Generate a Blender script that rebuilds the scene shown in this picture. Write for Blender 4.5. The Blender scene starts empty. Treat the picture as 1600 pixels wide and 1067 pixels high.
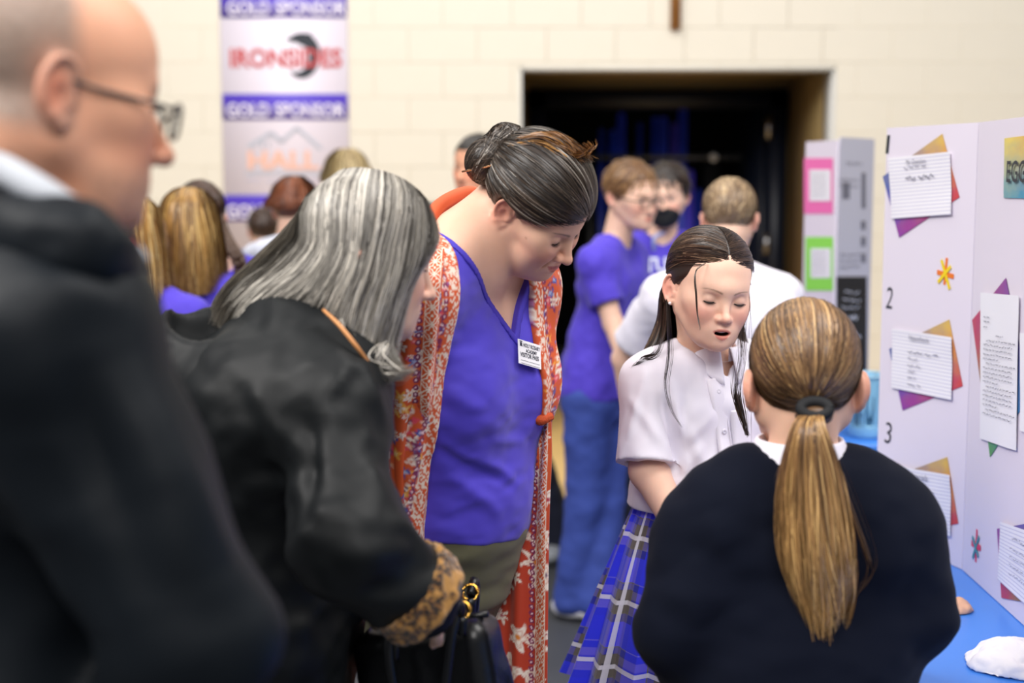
import bpy, math, random
import numpy as np
from mathutils import Vector, Matrix

# ------------------------------------------------------------------ camera, world, light, exposure
C = bpy.context.scene.collection
SC = bpy.context.scene
CAM_H, FPX = 1.56, 2222.0
PITCH = math.radians(6.57)
cam_d = bpy.data.cameras.new('camera')
cam = bpy.data.objects.new('camera', cam_d); C.objects.link(cam)
cam.location = (0, 0, CAM_H); cam.rotation_euler = (math.pi/2 - PITCH, 0, 0)
cam_d.sensor_width = 36.0; cam_d.lens = FPX/1600*36
cam_d.dof.use_dof = True; cam_d.dof.focus_distance = 2.40; cam_d.dof.aperture_fstop = 2.4
SC.camera = cam
SC.view_settings.view_transform = 'Standard'; SC.view_settings.look = 'None'
SC.view_settings.gamma = 1.0; SC.view_settings.use_curve_mapping = False
SC.view_settings.exposure = -0.35
w = bpy.data.worlds.new('world'); SC.world = w; w.use_nodes = True
w.node_tree.nodes['Background'].inputs[0].default_value = (0.90, 0.93, 1.0, 1)
w.node_tree.nodes['Background'].inputs[1].default_value = 0.34

def area(name, loc, target, size, power, col):
    l = bpy.data.lights.new(name, 'AREA'); l.energy = power; l.size = size[0]; l.size_y = size[1]; l.shape = 'RECTANGLE'; l.color = col
    o = bpy.data.objects.new(name, l); C.objects.link(o); o.location = loc
    o.rotation_euler = (Vector(target)-Vector(loc)).to_track_quat('-Z', 'Y').to_euler()
    return o
area('ceiling_lamp', (-3.2, 0.4, 5.2), (0, 3.2, 0.8), (2.6, 2.6), 430, (1.0, 0.965, 0.93))
area('ceiling_lamp', (2.6, 2.0, 5.6), (0.3, 3.2, 0.8), (3.0, 3.0), 300, (1.0, 0.965, 0.93))
area('ceiling_lamp', (0.3, -2.4, 4.9), (0.3, 3.2, 0.9), (3.0, 2.0), 260, (1.0, 0.965, 0.94))  # front fill, added overhead behind the camera to brighten surfaces facing it
area('ceiling_lamp', (-1.0, 5.6, 5.8), (-0.4, 7.5, 0.8), (5.0, 3.0), 225, (1.0, 0.96, 0.91))

# ------------------------------------------------------------------ small helpers
def P(px, py, Y):
    """world point on the plane y = Y that the lens sees at photograph pixel (px, py)"""
    st, ct = math.sin(PITCH), math.cos(PITCH)
    u = (px-800.0)/FPX; v = (533.5-py)/FPX
    d = np.array([u, ct+v*st, -st+v*ct])
    return np.array([0, 0, CAM_H]) + d*(Y/d[1])
def R_(px, Y): return px*Y/FPX
def lin(h):
    """sRGB hex -> linear rgb"""
    h = h.lstrip('#'); o = []
    for i in (0, 2, 4):
        c = int(h[i:i+2], 16)/255.0
        o.append(c/12.92 if c <= 0.04045 else ((c+0.055)/1.055)**2.4)
    return tuple(o)
A3 = lambda v: np.asarray(v, dtype=np.float32)
def rotx(a): a = math.radians(a); c, s = math.cos(a), math.sin(a); return np.array([[1,0,0],[0,c,-s],[0,s,c]])
def roty(a): a = math.radians(a); c, s = math.cos(a), math.sin(a); return np.array([[c,0,s],[0,1,0],[-s,0,c]])
def rotz(a): a = math.radians(a); c, s = math.cos(a), math.sin(a); return np.array([[c,-s,0],[s,c,0],[0,0,1]])
def frame(yaw, pitch=0, roll=0): return rotz(yaw) @ rotx(pitch) @ roty(roll)   # faces -y at yaw 0, +x at yaw 90; pitch > 0 looks down
def basis(a, b, hint=(0, 1, 0)):
    z = np.asarray(b, float)-np.asarray(a, float); z /= np.linalg.norm(z)
    x = np.cross(hint, z); x /= np.linalg.norm(x); return np.stack([x, np.cross(z, x), z], 1)

# ------------------------------------------------------------------ signed distance modelling
class Prim:
    def __init__(s, f, c, r): s.f, s.c, s.r = f, A3(c), float(r)
def rc(a, b, ra, rb=None):
    """round cone from a to b"""
    rb = ra if rb is None else rb
    a, b = A3(a), A3(b); ba = b-a; l2 = float(ba@ba) or 1e-9
    def f(p):
        q = p-a; t = np.clip((q@ba)/l2, 0, 1)
        q = q-t[:, None]*ba
        return np.sqrt(np.einsum('ij,ij->i', q, q)) - (ra+(rb-ra)*t)
    return Prim(f, (a+b)/2, math.sqrt(l2)/2+max(ra, rb))
def el(c, r, R=None):
    """ellipsoid, R columns = its axes in world"""
    c, r = A3(c), A3(r); R = None if R is None else A3(R)
    def f(p):
        q = p-c
        if R is not None: q = q@R
        q = q/r; k0 = np.sqrt(np.einsum('ij,ij->i', q, q))
        q = q/r; k1 = np.sqrt(np.einsum('ij,ij->i', q, q))+1e-9
        return k0*(k0-1)/k1
    return Prim(f, c, float(r.max()))
def frc(a, b, ra, rb, flat, axis):
    """round cone squashed by `flat` along the unit vector `axis`"""
    a, b, n = A3(a), A3(b), A3(axis); n = n/np.linalg.norm(n)
    S = np.eye(3, dtype=np.float32)+(1/flat-1)*np.outer(n, n).astype(np.float32)
    g = rc(a@S, b@S, ra, rb); m = min(1.0, flat)
    return Prim(lambda p: g.f(p@S)*m, (a+b)/2, np.linalg.norm(a-b)/2+max(ra, rb)*max(1, flat))
def box(c, half, R=None, r=0.0):
    c, half = A3(c), A3(half); R = None if R is None else A3(R)
    def f(p):
        q = p-c
        if R is not None: q = q@R
        q = np.abs(q)-(half-r)
        return np.linalg.norm(np.maximum(q, 0), axis=1)+np.minimum(q.max(1), 0)-r
    return Prim(f, c, float(np.linalg.norm(half)))
def plane(pt, n):
    """half space on the side the normal points away from"""
    pt, n = A3(pt), A3(n); n = n/np.linalg.norm(n)
    return Prim(lambda p: (p-pt)@n, (0, 0, 0), 1e9)
def path(pts, rad):
    """chain of round cones as one prim"""
    rad = [rad]*len(pts) if np.isscalar(rad) else rad
    g = [rc(pts[i], pts[i+1], rad[i], rad[i+1]) for i in range(len(pts)-1)]; P_ = A3(pts)
    def f(p):
        d = g[0].f(p)
        for q in g[1:]: d = np.minimum(d, q.f(p))
        return d
    c = (P_.min(0)+P_.max(0))/2
    return Prim(f, c, float(np.linalg.norm(P_-c, axis=1).max()+max(rad)))
def smin(a, b, k):
    if k <= 0: return np.minimum(a, b)
    h = np.maximum(k-np.abs(a-b), 0)/k
    return np.minimum(a, b)-h*h*(k*0.25)
def _bb(p): return (p.min(0), p.max(0)) if len(p) > 400 else None
class Sdf:
    def __init__(s): s.ops = []
    def add(s, pr, k=0.0):
        for q in (pr if isinstance(pr, list) else [pr]): s.ops.append((0, q, k))
        return s
    def sub(s, pr, k=0.0):
        for q in (pr if isinstance(pr, list) else [pr]): s.ops.append((1, q, k))
        return s
    def cut(s, pr, k=0.0):
        for q in (pr if isinstance(pr, list) else [pr]): s.ops.append((2, q, k))
        return s
    def f(s, p, bx=None):
        d = np.full(len(p), 1.0, dtype=np.float32)
        for m, q, k in s.ops:
            if bx is not None and m < 2 and q.r < 1e8:
                e = np.maximum(np.maximum(bx[0]-q.c, q.c-bx[1]), 0)
                if float(np.sqrt((e*e).sum())) > q.r+k+0.03: continue
            v = q.f(p).astype(np.float32)
            d = smin(d, v, k) if m == 0 else -smin(-d, v, k) if m == 1 else -smin(-d, -v, k)
        return d
    def bounds(s):
        lo, hi = np.full(3, 1e9), np.full(3, -1e9)
        for m, q, k in s.ops:
            if m == 0 and q.r < 1e8: lo = np.minimum(lo, q.c-q.r-k*.25); hi = np.maximum(hi, q.c+q.r+k*.25)
        return lo, hi
    def prim(s, grow=0.0):
        lo, hi = s.bounds()
        return Prim(lambda p: s.f(p, _bb(p))-grow, (lo+hi)/2, np.linalg.norm(hi-lo)/2+grow)
    def placed(s, o, R, sc=1.0):
        """the same shape moved into the world frame (o, R) and scaled"""
        o, R = A3(o), A3(R); lo, hi = s.bounds()
        def f(p): q = ((p-o)@R)/sc; return s.f(q, _bb(q))*sc
        return Prim(f, o+R@A3((lo+hi)/2)*sc, np.linalg.norm(hi-lo)/2*sc)

CUBE = np.array([[0,0,0],[1,0,0],[0,1,0],[1,1,0],[0,0,1],[1,0,1],[0,1,1],[1,1,1]])
EDGE = [(0,1),(2,3),(4,5),(6,7),(0,2),(1,3),(4,6),(5,7),(0,4),(1,5),(2,6),(3,7)]
def nets(S, h, lo=None, hi=None, newton=1, smooth=0):
    """surface nets on narrow band blocks -> verts, quads"""
    if lo is None: lo, hi = S.bounds()
    lo = np.asarray(lo, float)-2*h; hi = np.asarray(hi, float)+2*h
    nb = np.maximum(np.ceil((hi-lo)/(8*h)).astype(int), 1); n = nb*8
    bi = np.stack(np.meshgrid(*[np.arange(k) for k in nb], indexing='ij'), -1).reshape(-1, 3)
    bc = (lo+(bi*8+3.5)*h).astype(np.float32)
    bd = S.f(bc); keep = np.abs(bd) < 11*h
    V = np.repeat(np.repeat(np.repeat(np.where(bd < 0, -1.0, 1.0).astype(np.float32).reshape(nb), 8, 0), 8, 1), 8, 2)
    kb = bi[keep]; loc = np.stack(np.meshgrid(*[np.arange(8)]*3, indexing='ij'), -1).reshape(-1, 3)
    for i in range(0, len(kb), 128):
        b = kb[i:i+128]
        ijk = (b[:, None, :]*8+loc[None]).reshape(-1, 3)
        p = (lo+ijk*h).astype(np.float32)
        V[ijk[:, 0], ijk[:, 1], ijk[:, 2]] = S.f(p, (p.min(0), p.max(0)))
    s = V < 0
    cnt = np.zeros(tuple(n-1), np.int8)
    for c in CUBE: cnt += s[c[0]:n[0]-1+c[0], c[1]:n[1]-1+c[1], c[2]:n[2]-1+c[2]]
    act = np.argwhere((cnt > 0) & (cnt < 8))
    vid = np.full(tuple(n-1), -1, np.int32); vid[tuple(act.T)] = np.arange(len(act))
    cv = np.stack([V[tuple((act+c).T)] for c in CUBE], 1)
    acc = np.zeros((len(act), 3)); num = np.zeros(len(act))
    for a, b in EDGE:
        va, vb = cv[:, a], cv[:, b]; m = (va < 0) != (vb < 0)
        t = np.where(m, va/np.where(m, va-vb, 1), 0)
        acc += m[:, None]*(CUBE[a]+t[:, None]*(CUBE[b]-CUBE[a])); num += m
    v = lo+(act+acc/num[:, None])*h
    Q = []
    for ax in range(3):
        o1, o2 = [(1, 2), (2, 0), (0, 1)][ax]
        sl0 = [slice(1, None)]*3; sl0[ax] = slice(0, n[ax]-1); sl1 = list(sl0); sl1[ax] = slice(1, n[ax])
        d = s[tuple(sl0)].astype(np.int8)-s[tuple(sl1)]
        for sg in (1, -1):
            e = np.argwhere(d == sg); off = np.ones(3, int); off[ax] = 0; e = e+off
            e = e[np.all(e < n-1, axis=1)]
            d1 = np.zeros(3, int); d1[o1] = 1; d2 = np.zeros(3, int); d2[o2] = 1
            q = np.stack([vid[tuple((e-d1-d2).T)], vid[tuple((e-d2).T)], vid[tuple(e.T)], vid[tuple((e-d1).T)]], 1)
            Q.append(q if sg == 1 else q[:, ::-1])
    q = np.concatenate(Q); q = q[np.all(q >= 0, 1)]
    for _ in range(smooth): v = v+0.5*(lap(v, q)-v)
    for _ in range(newton):
        for i in range(0, len(v), 6000):
            p = v[i:i+6000].astype(np.float32); b = (p.min(0)-h, p.max(0)+h); d = S.f(p, b)
            g = np.stack([S.f(p+A3(o)*h*.4, b)-d for o in np.eye(3)], 1); g /= np.linalg.norm(g, axis=1, keepdims=True)+1e-9
            v[i:i+6000] -= np.clip(d, -h, h)[:, None]*g
    return v, q
def grad(S, p, e):
    g = np.stack([S.f(p+A3(o)*e)-S.f(p-A3(o)*e) for o in np.eye(3)], 1)
    return g/(np.linalg.norm(g, axis=1, keepdims=True)+1e-9)
def lap(v, q):
    a = np.zeros_like(v); c = np.zeros(len(v))
    for i in range(4):
        for j in ((i+1) % 4, (i+3) % 4):
            np.add.at(a, q[:, i], v[q[:, j]]); np.add.at(c, q[:, i], 1)
    return a/np.maximum(c, 1)[:, None]
def vnormals(v, q):
    fn = np.cross(v[q[:, 2]]-v[q[:, 0]], v[q[:, 3]]-v[q[:, 1]]); n = np.zeros_like(v)
    for i in range(4):
        for k in range(3): n[:, k] += np.bincount(q[:, i], fn[:, k], len(v))
    return n/(np.linalg.norm(n, axis=1, keepdims=True)+1e-12)

def vnoise(p, seed=0):
    """value noise in -1..1 at points p"""
    p = np.asarray(p, float)+seed*17.31; i = np.floor(p).astype(np.int64); f = p-i; f = f*f*(3-2*f); r = 0
    for dx in (0, 1):
        for dy in (0, 1):
            for dz in (0, 1):
                h = ((i[:, 0]+dx)*73856093) ^ ((i[:, 1]+dy)*19349663) ^ ((i[:, 2]+dz)*83492791)
                h = (h ^ (h >> 13))*1274126177 & 0xFFFFFF; h = (h ^ (h >> 9))*668265263 & 0xFFFFFF
                r = r+(h/8388607.5-1)*(f[:, 0] if dx else 1-f[:, 0])*(f[:, 1] if dy else 1-f[:, 1])*(f[:, 2] if dz else 1-f[:, 2])
    return r
def folds(p, scale, amp, seed=0, R=None, pw=1.0):
    """cloth folds: ridged stretched noise; scale = wavelengths along the axes of R"""
    q = p if R is None else p@R
    q = q/np.asarray(scale)
    q = q+0.35*np.stack([vnoise(q*1.1, seed+5), vnoise(q*1.1, seed+6), vnoise(q*1.1, seed+7)], 1)
    n = vnoise(q, seed)+0.45*vnoise(q*2.1, seed+1)
    return amp*(1-np.abs(n)*1.6)**pw if pw == 1 else amp*n

# ------------------------------------------------------------------ object builders
def new_mesh(name, v, faces, mats, col=None, smooth=True, mi=None, uv=None):
    me = bpy.data.meshes.new(name)
    v = np.asarray(v, dtype=np.float32)
    if isinstance(faces, np.ndarray):
        k = faces.shape[1]; me.vertices.add(len(v)); me.vertices.foreach_set('co', v.ravel())
        me.loops.add(faces.size); me.loops.foreach_set('vertex_index', faces.astype(np.int32).ravel())
        me.polygons.add(len(faces)); me.polygons.foreach_set('loop_start', np.arange(0, faces.size, k, dtype=np.int32))
        me.polygons.foreach_set('loop_total', np.full(len(faces), k, dtype=np.int32))
    else: me.from_pydata(v.tolist(), [], faces)
    me.update(calc_edges=True)
    if smooth: me.polygons.foreach_set('use_smooth', np.ones(len(me.polygons), dtype=bool))
    for m in (mats if isinstance(mats, (list, tuple)) else [mats]): me.materials.append(m)
    if mi is not None: me.polygons.foreach_set('material_index', np.asarray(mi, dtype=np.int32))
    if col is not None:
        a = me.color_attributes.new('Col', 'FLOAT_COLOR', 'POINT')
        a.data.foreach_set('color', np.concatenate([col, np.ones((len(col), 1))], 1).astype(np.float32).ravel())
    if uv is not None:
        l = me.uv_layers.new(name='UVMap'); li = np.empty(len(me.loops), np.int32); me.loops.foreach_get('vertex_index', li)
        l.data.foreach_set('uv', np.asarray(uv, dtype=np.float32)[li].ravel())
    me.validate(); me.update()
    return me
def link(name, me, parent=None, loc=None, label=None, cat=None, group=None, kind=None):
    o = bpy.data.objects.new(name, me); C.objects.link(o)
    if loc is not None: o.location = loc
    if parent is not None: o.parent = parent
    if label: o['label'] = label
    if cat: o['category'] = cat
    if group: o['group'] = group
    if kind: o['kind'] = kind
    return o
class Root:
    """Empty at the base of a thing; parts are given in world coordinates and stored relative to it"""
    def __init__(s, name, loc, label, cat, group=None):
        s.loc = np.asarray(loc, float); s.o = link(name, None, None, tuple(loc), label, cat, group)
        s.o.empty_display_size = 0.05
    def part(s, name, v, faces, mats, parent=None, label=None, kind=None, **kw):
        return link(name, new_mesh(name, np.asarray(v)-s.loc, faces, mats, **kw), parent or s.o, None, label, kind=kind)
def sdf_part(root, name, S, h, mat, disp=None, col=None, parent=None, label=None, newton=1, smooth=0, lo=None, hi=None, extra=None):
    v, q = nets(S, h, lo, hi, newton, smooth)
    if disp is not None: v = v+disp(v, vnormals(v, q))
    c = None if col is None else col(v)
    if extra is not None: v, q, c = merge([(v, q, c)]+extra)
    return root.part(name, v, q, mat, parent, label, col=c)
def merge(parts):
    V, Q, K, n = [], [], [], 0
    for v, q, c in parts:
        V.append(v); Q.append(q+n); n += len(v)
        if c is not None: K.append(c)
    return np.concatenate(V), np.concatenate(Q), (np.concatenate(K) if K else None)
def strands(lines, rad, cols, sides=3):
    """lines N x M x 3 -> thin tubes; rad N x M or scalar; cols N x 3 or N x M x 3"""
    L = np.asarray(lines, float); N, M = L.shape[:2]
    T = np.gradient(L, axis=1); T /= np.linalg.norm(T, axis=2, keepdims=True)+1e-9
    ref = np.where(np.abs(T[..., 2:3]) > 0.9, np.array([1.0, 0, 0]), np.array([0, 0, 1.0]))
    X = np.cross(ref, T); X /= np.linalg.norm(X, axis=2, keepdims=True)+1e-9; Y = np.cross(T, X)
    rad = np.broadcast_to(np.asarray(rad, float), (N, M)) if np.ndim(rad) != 1 else np.broadcast_to(np.asarray(rad)[:, None], (N, M))
    a = np.arange(sides)*2*np.pi/sides
    V = L[:, :, None]+rad[:, :, None, None]*(np.cos(a)[:, None]*X[:, :, None]+np.sin(a)[:, None]*Y[:, :, None])
    idx = np.arange(N*M*sides).reshape(N, M, sides)
    q = np.stack([idx[:, :-1], np.roll(idx, -1, 2)[:, :-1], np.roll(idx, -1, 2)[:, 1:], idx[:, 1:]], -1).reshape(-1, 4)
    cols = np.asarray(cols, float)
    if cols.ndim == 2: cols = np.repeat(cols[:, None], M, 1)
    c = np.repeat(cols[:, :, None], sides, 2).reshape(-1, 3)
    return V.reshape(-1, 3), q, c
def ribbons(lines, rad, cols):
    """hair: one thin flat ribbon per strand, turned to face outwards from the middle of the lock"""
    L = np.asarray(lines, float); N, M = L.shape[:2]; T = np.gradient(L, axis=1); ctr = L.reshape(-1, 3).mean(0)
    X = np.cross(T, L-ctr+.02*np.sin(np.arange(N)*2.399)[:, None, None]*np.array([1, .6, .8])); X /= np.linalg.norm(X, axis=2, keepdims=True)+1e-12
    V = np.stack([L-X*rad[..., None]*1.15, L+X*rad[..., None]*1.15], 2); i = np.arange(N*M*2).reshape(N, M, 2)
    q = np.stack([i[:, :-1, 0], i[:, :-1, 1], i[:, 1:, 1], i[:, 1:, 0]], -1).reshape(-1, 4)
    cols = np.asarray(cols, float); cols = np.repeat(cols[:, None], M, 1) if cols.ndim == 2 else np.broadcast_to(cols, (N, M, 3))
    return V.reshape(-1, 3), q, np.repeat(cols[:, :, None], 2, 2).reshape(-1, 3)
def resample(pts, m, amount=None):
    """smooth polyline through pts (Catmull-Rom), m samples"""
    p = np.asarray(pts, float); n = len(p)
    e = np.vstack([2*p[0]-p[1], p, 2*p[-1]-p[-2]]); t = np.linspace(0, n-1, m); i = np.minimum(t.astype(int), n-2); u = (t-i)[:, None]
    a, b, c, d = e[i], e[i+1], e[i+2], e[i+3]
    return 0.5*(2*b+(c-a)*u+(2*a-5*b+4*c-d)*u**2+(3*b-a-3*c+d)*u**3)
def tube(pts, rad, m=None, sides=8, caps=True):
    """one round tube along pts -> verts, quads"""
    L = resample(pts, m)[None] if m else np.asarray(pts, float)[None]
    r = np.asarray(rad, float)
    if r.ndim == 1: r = np.interp(np.linspace(0, 1, L.shape[1]), np.linspace(0, 1, len(r)), r)[None]
    if caps:
        d0 = L[:, :1]; d1 = L[:, -1:]; L = np.concatenate([d0+(d0-L[:, 1:2])*1e-3, L, d1+(d1-L[:, -2:-1])*1e-3], 1)
        r = np.broadcast_to(r, (1, L.shape[1]-2)); r = np.concatenate([r[:, :1]*.02, r, r[:, -1:]*.02], 1)
    v, q, _ = strands(L, r, np.zeros((1, 3)), sides)
    return v, q
def boxmesh(c, half, R=None):
    v = (CUBE*2-1)*np.asarray(half); v = v if R is None else v@np.asarray(R).T
    q = np.array([[0,2,3,1],[4,5,7,6],[0,1,5,4],[2,6,7,3],[0,4,6,2],[1,3,7,5]])
    return v+np.asarray(c), q

# ------------------------------------------------------------------ materials
def mat(name, col=(.5, .5, .5), rough=.6, metal=0.0, attr=False, spec=.5, sub=0.0, sheen=0.0, bump=None, vary=None, coat=0.0, aniso=0.0, alpha=1.0, trans=0.0):
    m = bpy.data.materials.new(name); m.use_nodes = True; nt = m.node_tree; b = nt.nodes['Principled BSDF']
    b.inputs['Base Color'].default_value = (*col, 1); b.inputs['Roughness'].default_value = rough; b.inputs['Metallic'].default_value = metal
    b.inputs['Specular IOR Level'].default_value = spec
    if sub: b.inputs['Subsurface Weight'].default_value = sub; b.inputs['Subsurface Radius'].default_value = (1.0, .35, .2); b.inputs['Subsurface Scale'].default_value = .008
    if sheen: b.inputs['Sheen Weight'].default_value = sheen; b.inputs['Sheen Roughness'].default_value = .5
    if coat: b.inputs['Coat Weight'].default_value = coat; b.inputs['Coat Roughness'].default_value = .2
    if aniso: b.inputs['Anisotropic'].default_value = aniso
    if trans: b.inputs['Transmission Weight'].default_value = trans
    src = None
    if attr:
        a = nt.nodes.new('ShaderNodeAttribute'); a.attribute_name = 'Col'; src = a.outputs['Color']
    if vary or bump:
        tc = nt.nodes.new('ShaderNodeTexCoord')
    if vary:   # (noise scale, strength)
        n = nt.nodes.new('ShaderNodeTexNoise'); n.inputs['Scale'].default_value = vary[0]; n.inputs['Detail'].default_value = 4
        nt.links.new(tc.outputs['Object'], n.inputs['Vector'])
        mr = nt.nodes.new('ShaderNodeMapRange'); mr.inputs['To Min'].default_value = 1-vary[1]; mr.inputs['To Max'].default_value = 1+vary[1]
        nt.links.new(n.outputs['Fac'], mr.inputs['Value'])
        mx = nt.nodes.new('ShaderNodeVectorMath'); mx.operation = 'SCALE'
        if src is None: mx.inputs[0].default_value = col
        else: nt.links.new(src, mx.inputs[0])
        nt.links.new(mr.outputs['Result'], mx.inputs['Scale']); src = mx.outputs['Vector']
    if src is not None: nt.links.new(src, b.inputs['Base Color'])
    if bump:   # (scale, strength, distance)
        n = nt.nodes.new('ShaderNodeTexNoise'); n.inputs['Scale'].default_value = bump[0]; n.inputs['Detail'].default_value = 3
        nt.links.new(tc.outputs['Object'], n.inputs['Vector'])
        bp = nt.nodes.new('ShaderNodeBump'); bp.inputs['Strength'].default_value = bump[1]; bp.inputs['Distance'].default_value = bump[2]
        nt.links.new(n.outputs['Fac'], bp.inputs['Height']); nt.links.new(bp.outputs['Normal'], b.inputs['Normal'])
    return m
M_SKIN = mat('skin', rough=.48, attr=True, sub=.12, spec=.35, vary=(60, .05), bump=(420, .12, .0006))
M_HAIR = mat('hair', rough=.38, attr=True, spec=.45)
M_EYE = mat('eye', rough=.08, attr=True, spec=.6)
M_LASH = mat('eyelash', lin('#1d1410'), rough=.6)
M_SHOE_W = mat('white_shoe', lin('#e8e8ee'), rough=.5)
M_SHOE_D = mat('dark_shoe', lin('#22232a'), rough=.5)
# ------------------------------------------------------------------ heads
# local frame: x = the person's left, -y = forward, z = up; origin between the ears; adult size in metres
def bump_(p, c, r):
    d = (p-np.asarray(c))/np.asarray(r); return np.exp(-np.einsum('ij,ij->i', d, d))
HEADS = {
 'woman': dict(w=1.0, cheek=.026, jaw=.050, nose=1.0, fat=.012, brow=.5, lipw=.024, mouth=0, smile=.002, up=-24, lo=-36),
 'man':   dict(w=1.04, cheek=.024, jaw=.054, nose=1.12, fat=.010, brow=1., lipw=.026, mouth=0, smile=0, up=8, lo=-22),
 'child': dict(w=1.0, jw=.048, cheek=.025, jaw=.042, nose=.74, fat=.0, brow=.15, lipw=.022, mouth=0, smile=0, up=14, lo=-20),
}
def head_sdf(q):
    S = Sdf(); w = q['w']; n = q['nose']
    S.add(el((0, .014, .045), (.075*w, .094, .079)))
    S.add(el((0, -.034, .042), (.064*w, .056, .058)), .03)
    S.add(el((0, -.040, -.022), (.060*w, .050, .064)), .03)
    for s in (-1, 1):
        S.add(rc((s*q.get('jw', .053)*w, .002, -.044), (s*.020, -.066, -.088), .014, .016), .04)
        S.add(el((s*.034, -.066, -.030), (q['cheek'], q['cheek'], q['cheek']*1.1)), .022)
        S.add(rc((s*.010, -.0835, .024), (s*.036*w, -.071, .026), .008, .007), .018 if q['brow'] > .4 else .03)
        S.add(el((s*.054*w, -.046, -.006), (.010, .02, .012)), .03)
    S.add(el((0, .004, -.022), (.0675*w, .050, .056)), .02)
    S.add(el((0, -.052, -.070), (q['jaw'], .040, .036)), .03)
    S.add(el((0, -.0855, -.096), (.016, .0135, .0135)), .02)
    if q['fat']: S.add(el((0, -.040, -.100), (.044, .036, .014+q['fat'])), .03)
    # sockets
    for s in (-1, 1): S.sub(el((s*.031, -.100, .002), (.017, .015, .0105)), .014)
    # nose
    S.add(rc((0, -.085, .014), (0, -.093-.018*n, -.029), .0075, .0085*n**.5), .012)
    S.add(el((0, -.095-.018*n, -.034), (.0108*min(1, n+.15), .0105, .0092)), .007)
    for s in (-1, 1):
        S.add(el((s*.0125*min(1, n+.12), -.091-.009*n, -.037), (.0078, .0105, .0075)), .006)
    for s in (-1, 1): S.sub(el((s*.0065, -.094-.011*n, -.0455), (.0030, .0050, .0034)), .003)
    # mouth mound and lips
    lw, sm, mo = q['lipw'], q['smile'], q['mouth']
    S.add(el((0, -.083, -.064), (.026, .0145, .020)), .016)
    zc = -.064
    up = [(-lw, -.080, zc+sm*2.0), (-lw*.45, -.0955, zc+.0035+sm*.4), (-.003, -.0995, zc+.0050), (.003, -.0995, zc+.0050), (lw*.45, -.0955, zc+.0035+sm*.4), (lw, -.080, zc+sm*2.0)]
    lo = [(-lw, -.080, zc+sm*2.0-mo*.45), (-lw*.5, -.0942, zc-.0062-mo*.85), (0, -.0978, zc-.0082-mo), (lw*.5, -.0942, zc-.0062-mo*.85), (lw, -.080, zc+sm*2.0-mo*.45)]
    S.add(path(up, [.0018, .0042, .0044, .0044, .0042, .0018]), .006)
    S.add(path(lo, [.0018, .0048, .0056, .0048, .0018]), .006)
    if mo:
        S.sub(el((0, -.092, zc-.001-mo*.5), (lw*.80, .020, .0016+mo*.58)), .0035)
    else:
        S.sub(path([(-lw*.98, -.082, zc-.0005+sm*2.0), (-lw*.5, -.0992, zc-.0010+sm*.4), (0, -.1040, zc-.0012), (lw*.5, -.0992, zc-.0010+sm*.4), (lw*.98, -.082, zc-.0005+sm*2.0)], .0013), .003)
    if q.get('fold'):   # smile lines
        for s in (-1, 1): S.sub(path([(s*.0205, -.1005, -.037), (s*.030, -.0935, -.050), (s*.035, -.085, -.066)], .0004), .010)
    # eyelids
    for s in (-1, 1):
        for a, sg in ((q['up'], 1), (q['lo'], -1)):
            a = math.radians(a); E = (s*.031, -.0755, .003)
            L = Sdf().add(el(E, (.0142, .0136, .0136))).cut(plane(E, (0, -sg*math.sin(a), -sg*math.cos(a))), .0015)
            lo_, hi_ = np.asarray(E)-.014, np.asarray(E)+.014
            S.add(Prim(L.f, E, .0145), .0035)
    # ears
    for s in (-1, 1):
        R = rotz(s*-16)
        e = lambda y, z, x=0: tuple(np.array([s*(.0715*w), .010, -.002])+R@np.array([s*x, y, z]))
        S.add(el(e(.009, .002, .003), (.0065, .0195, .029), R), .008)
        rim = resample([e(-.012, .006, .002), e(-.010, .021, .006), e(.002, .0305, .008), e(.016, .027, .0095), e(.0245, .012, .010), e(.0225, -.006, .009), e(.013, -.020, .007)], 16)
        S.add(path(list(rim), .0031), .0025)
        S.add(path([e(.010, -.021, .006), e(.001, -.028, .004), e(-.006, -.022, .002)], [.0052, .0056, .0042]), .005)
        S.add(rc(e(-.008, -.003, .004), e(-.006, -.010, .004), .0032, .0034), .004)
        S.sub(el(e(.005, -.003, .012), (.0072, .0085, .0125), R), .004)
        S.sub(el(e(.007, .016, .0125), (.0042, .0105, .0070), R), .004)
    return S
def mixc(c, col, m): return c*(1-m[:, None])+np.asarray(col)*m[:, None]
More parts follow.
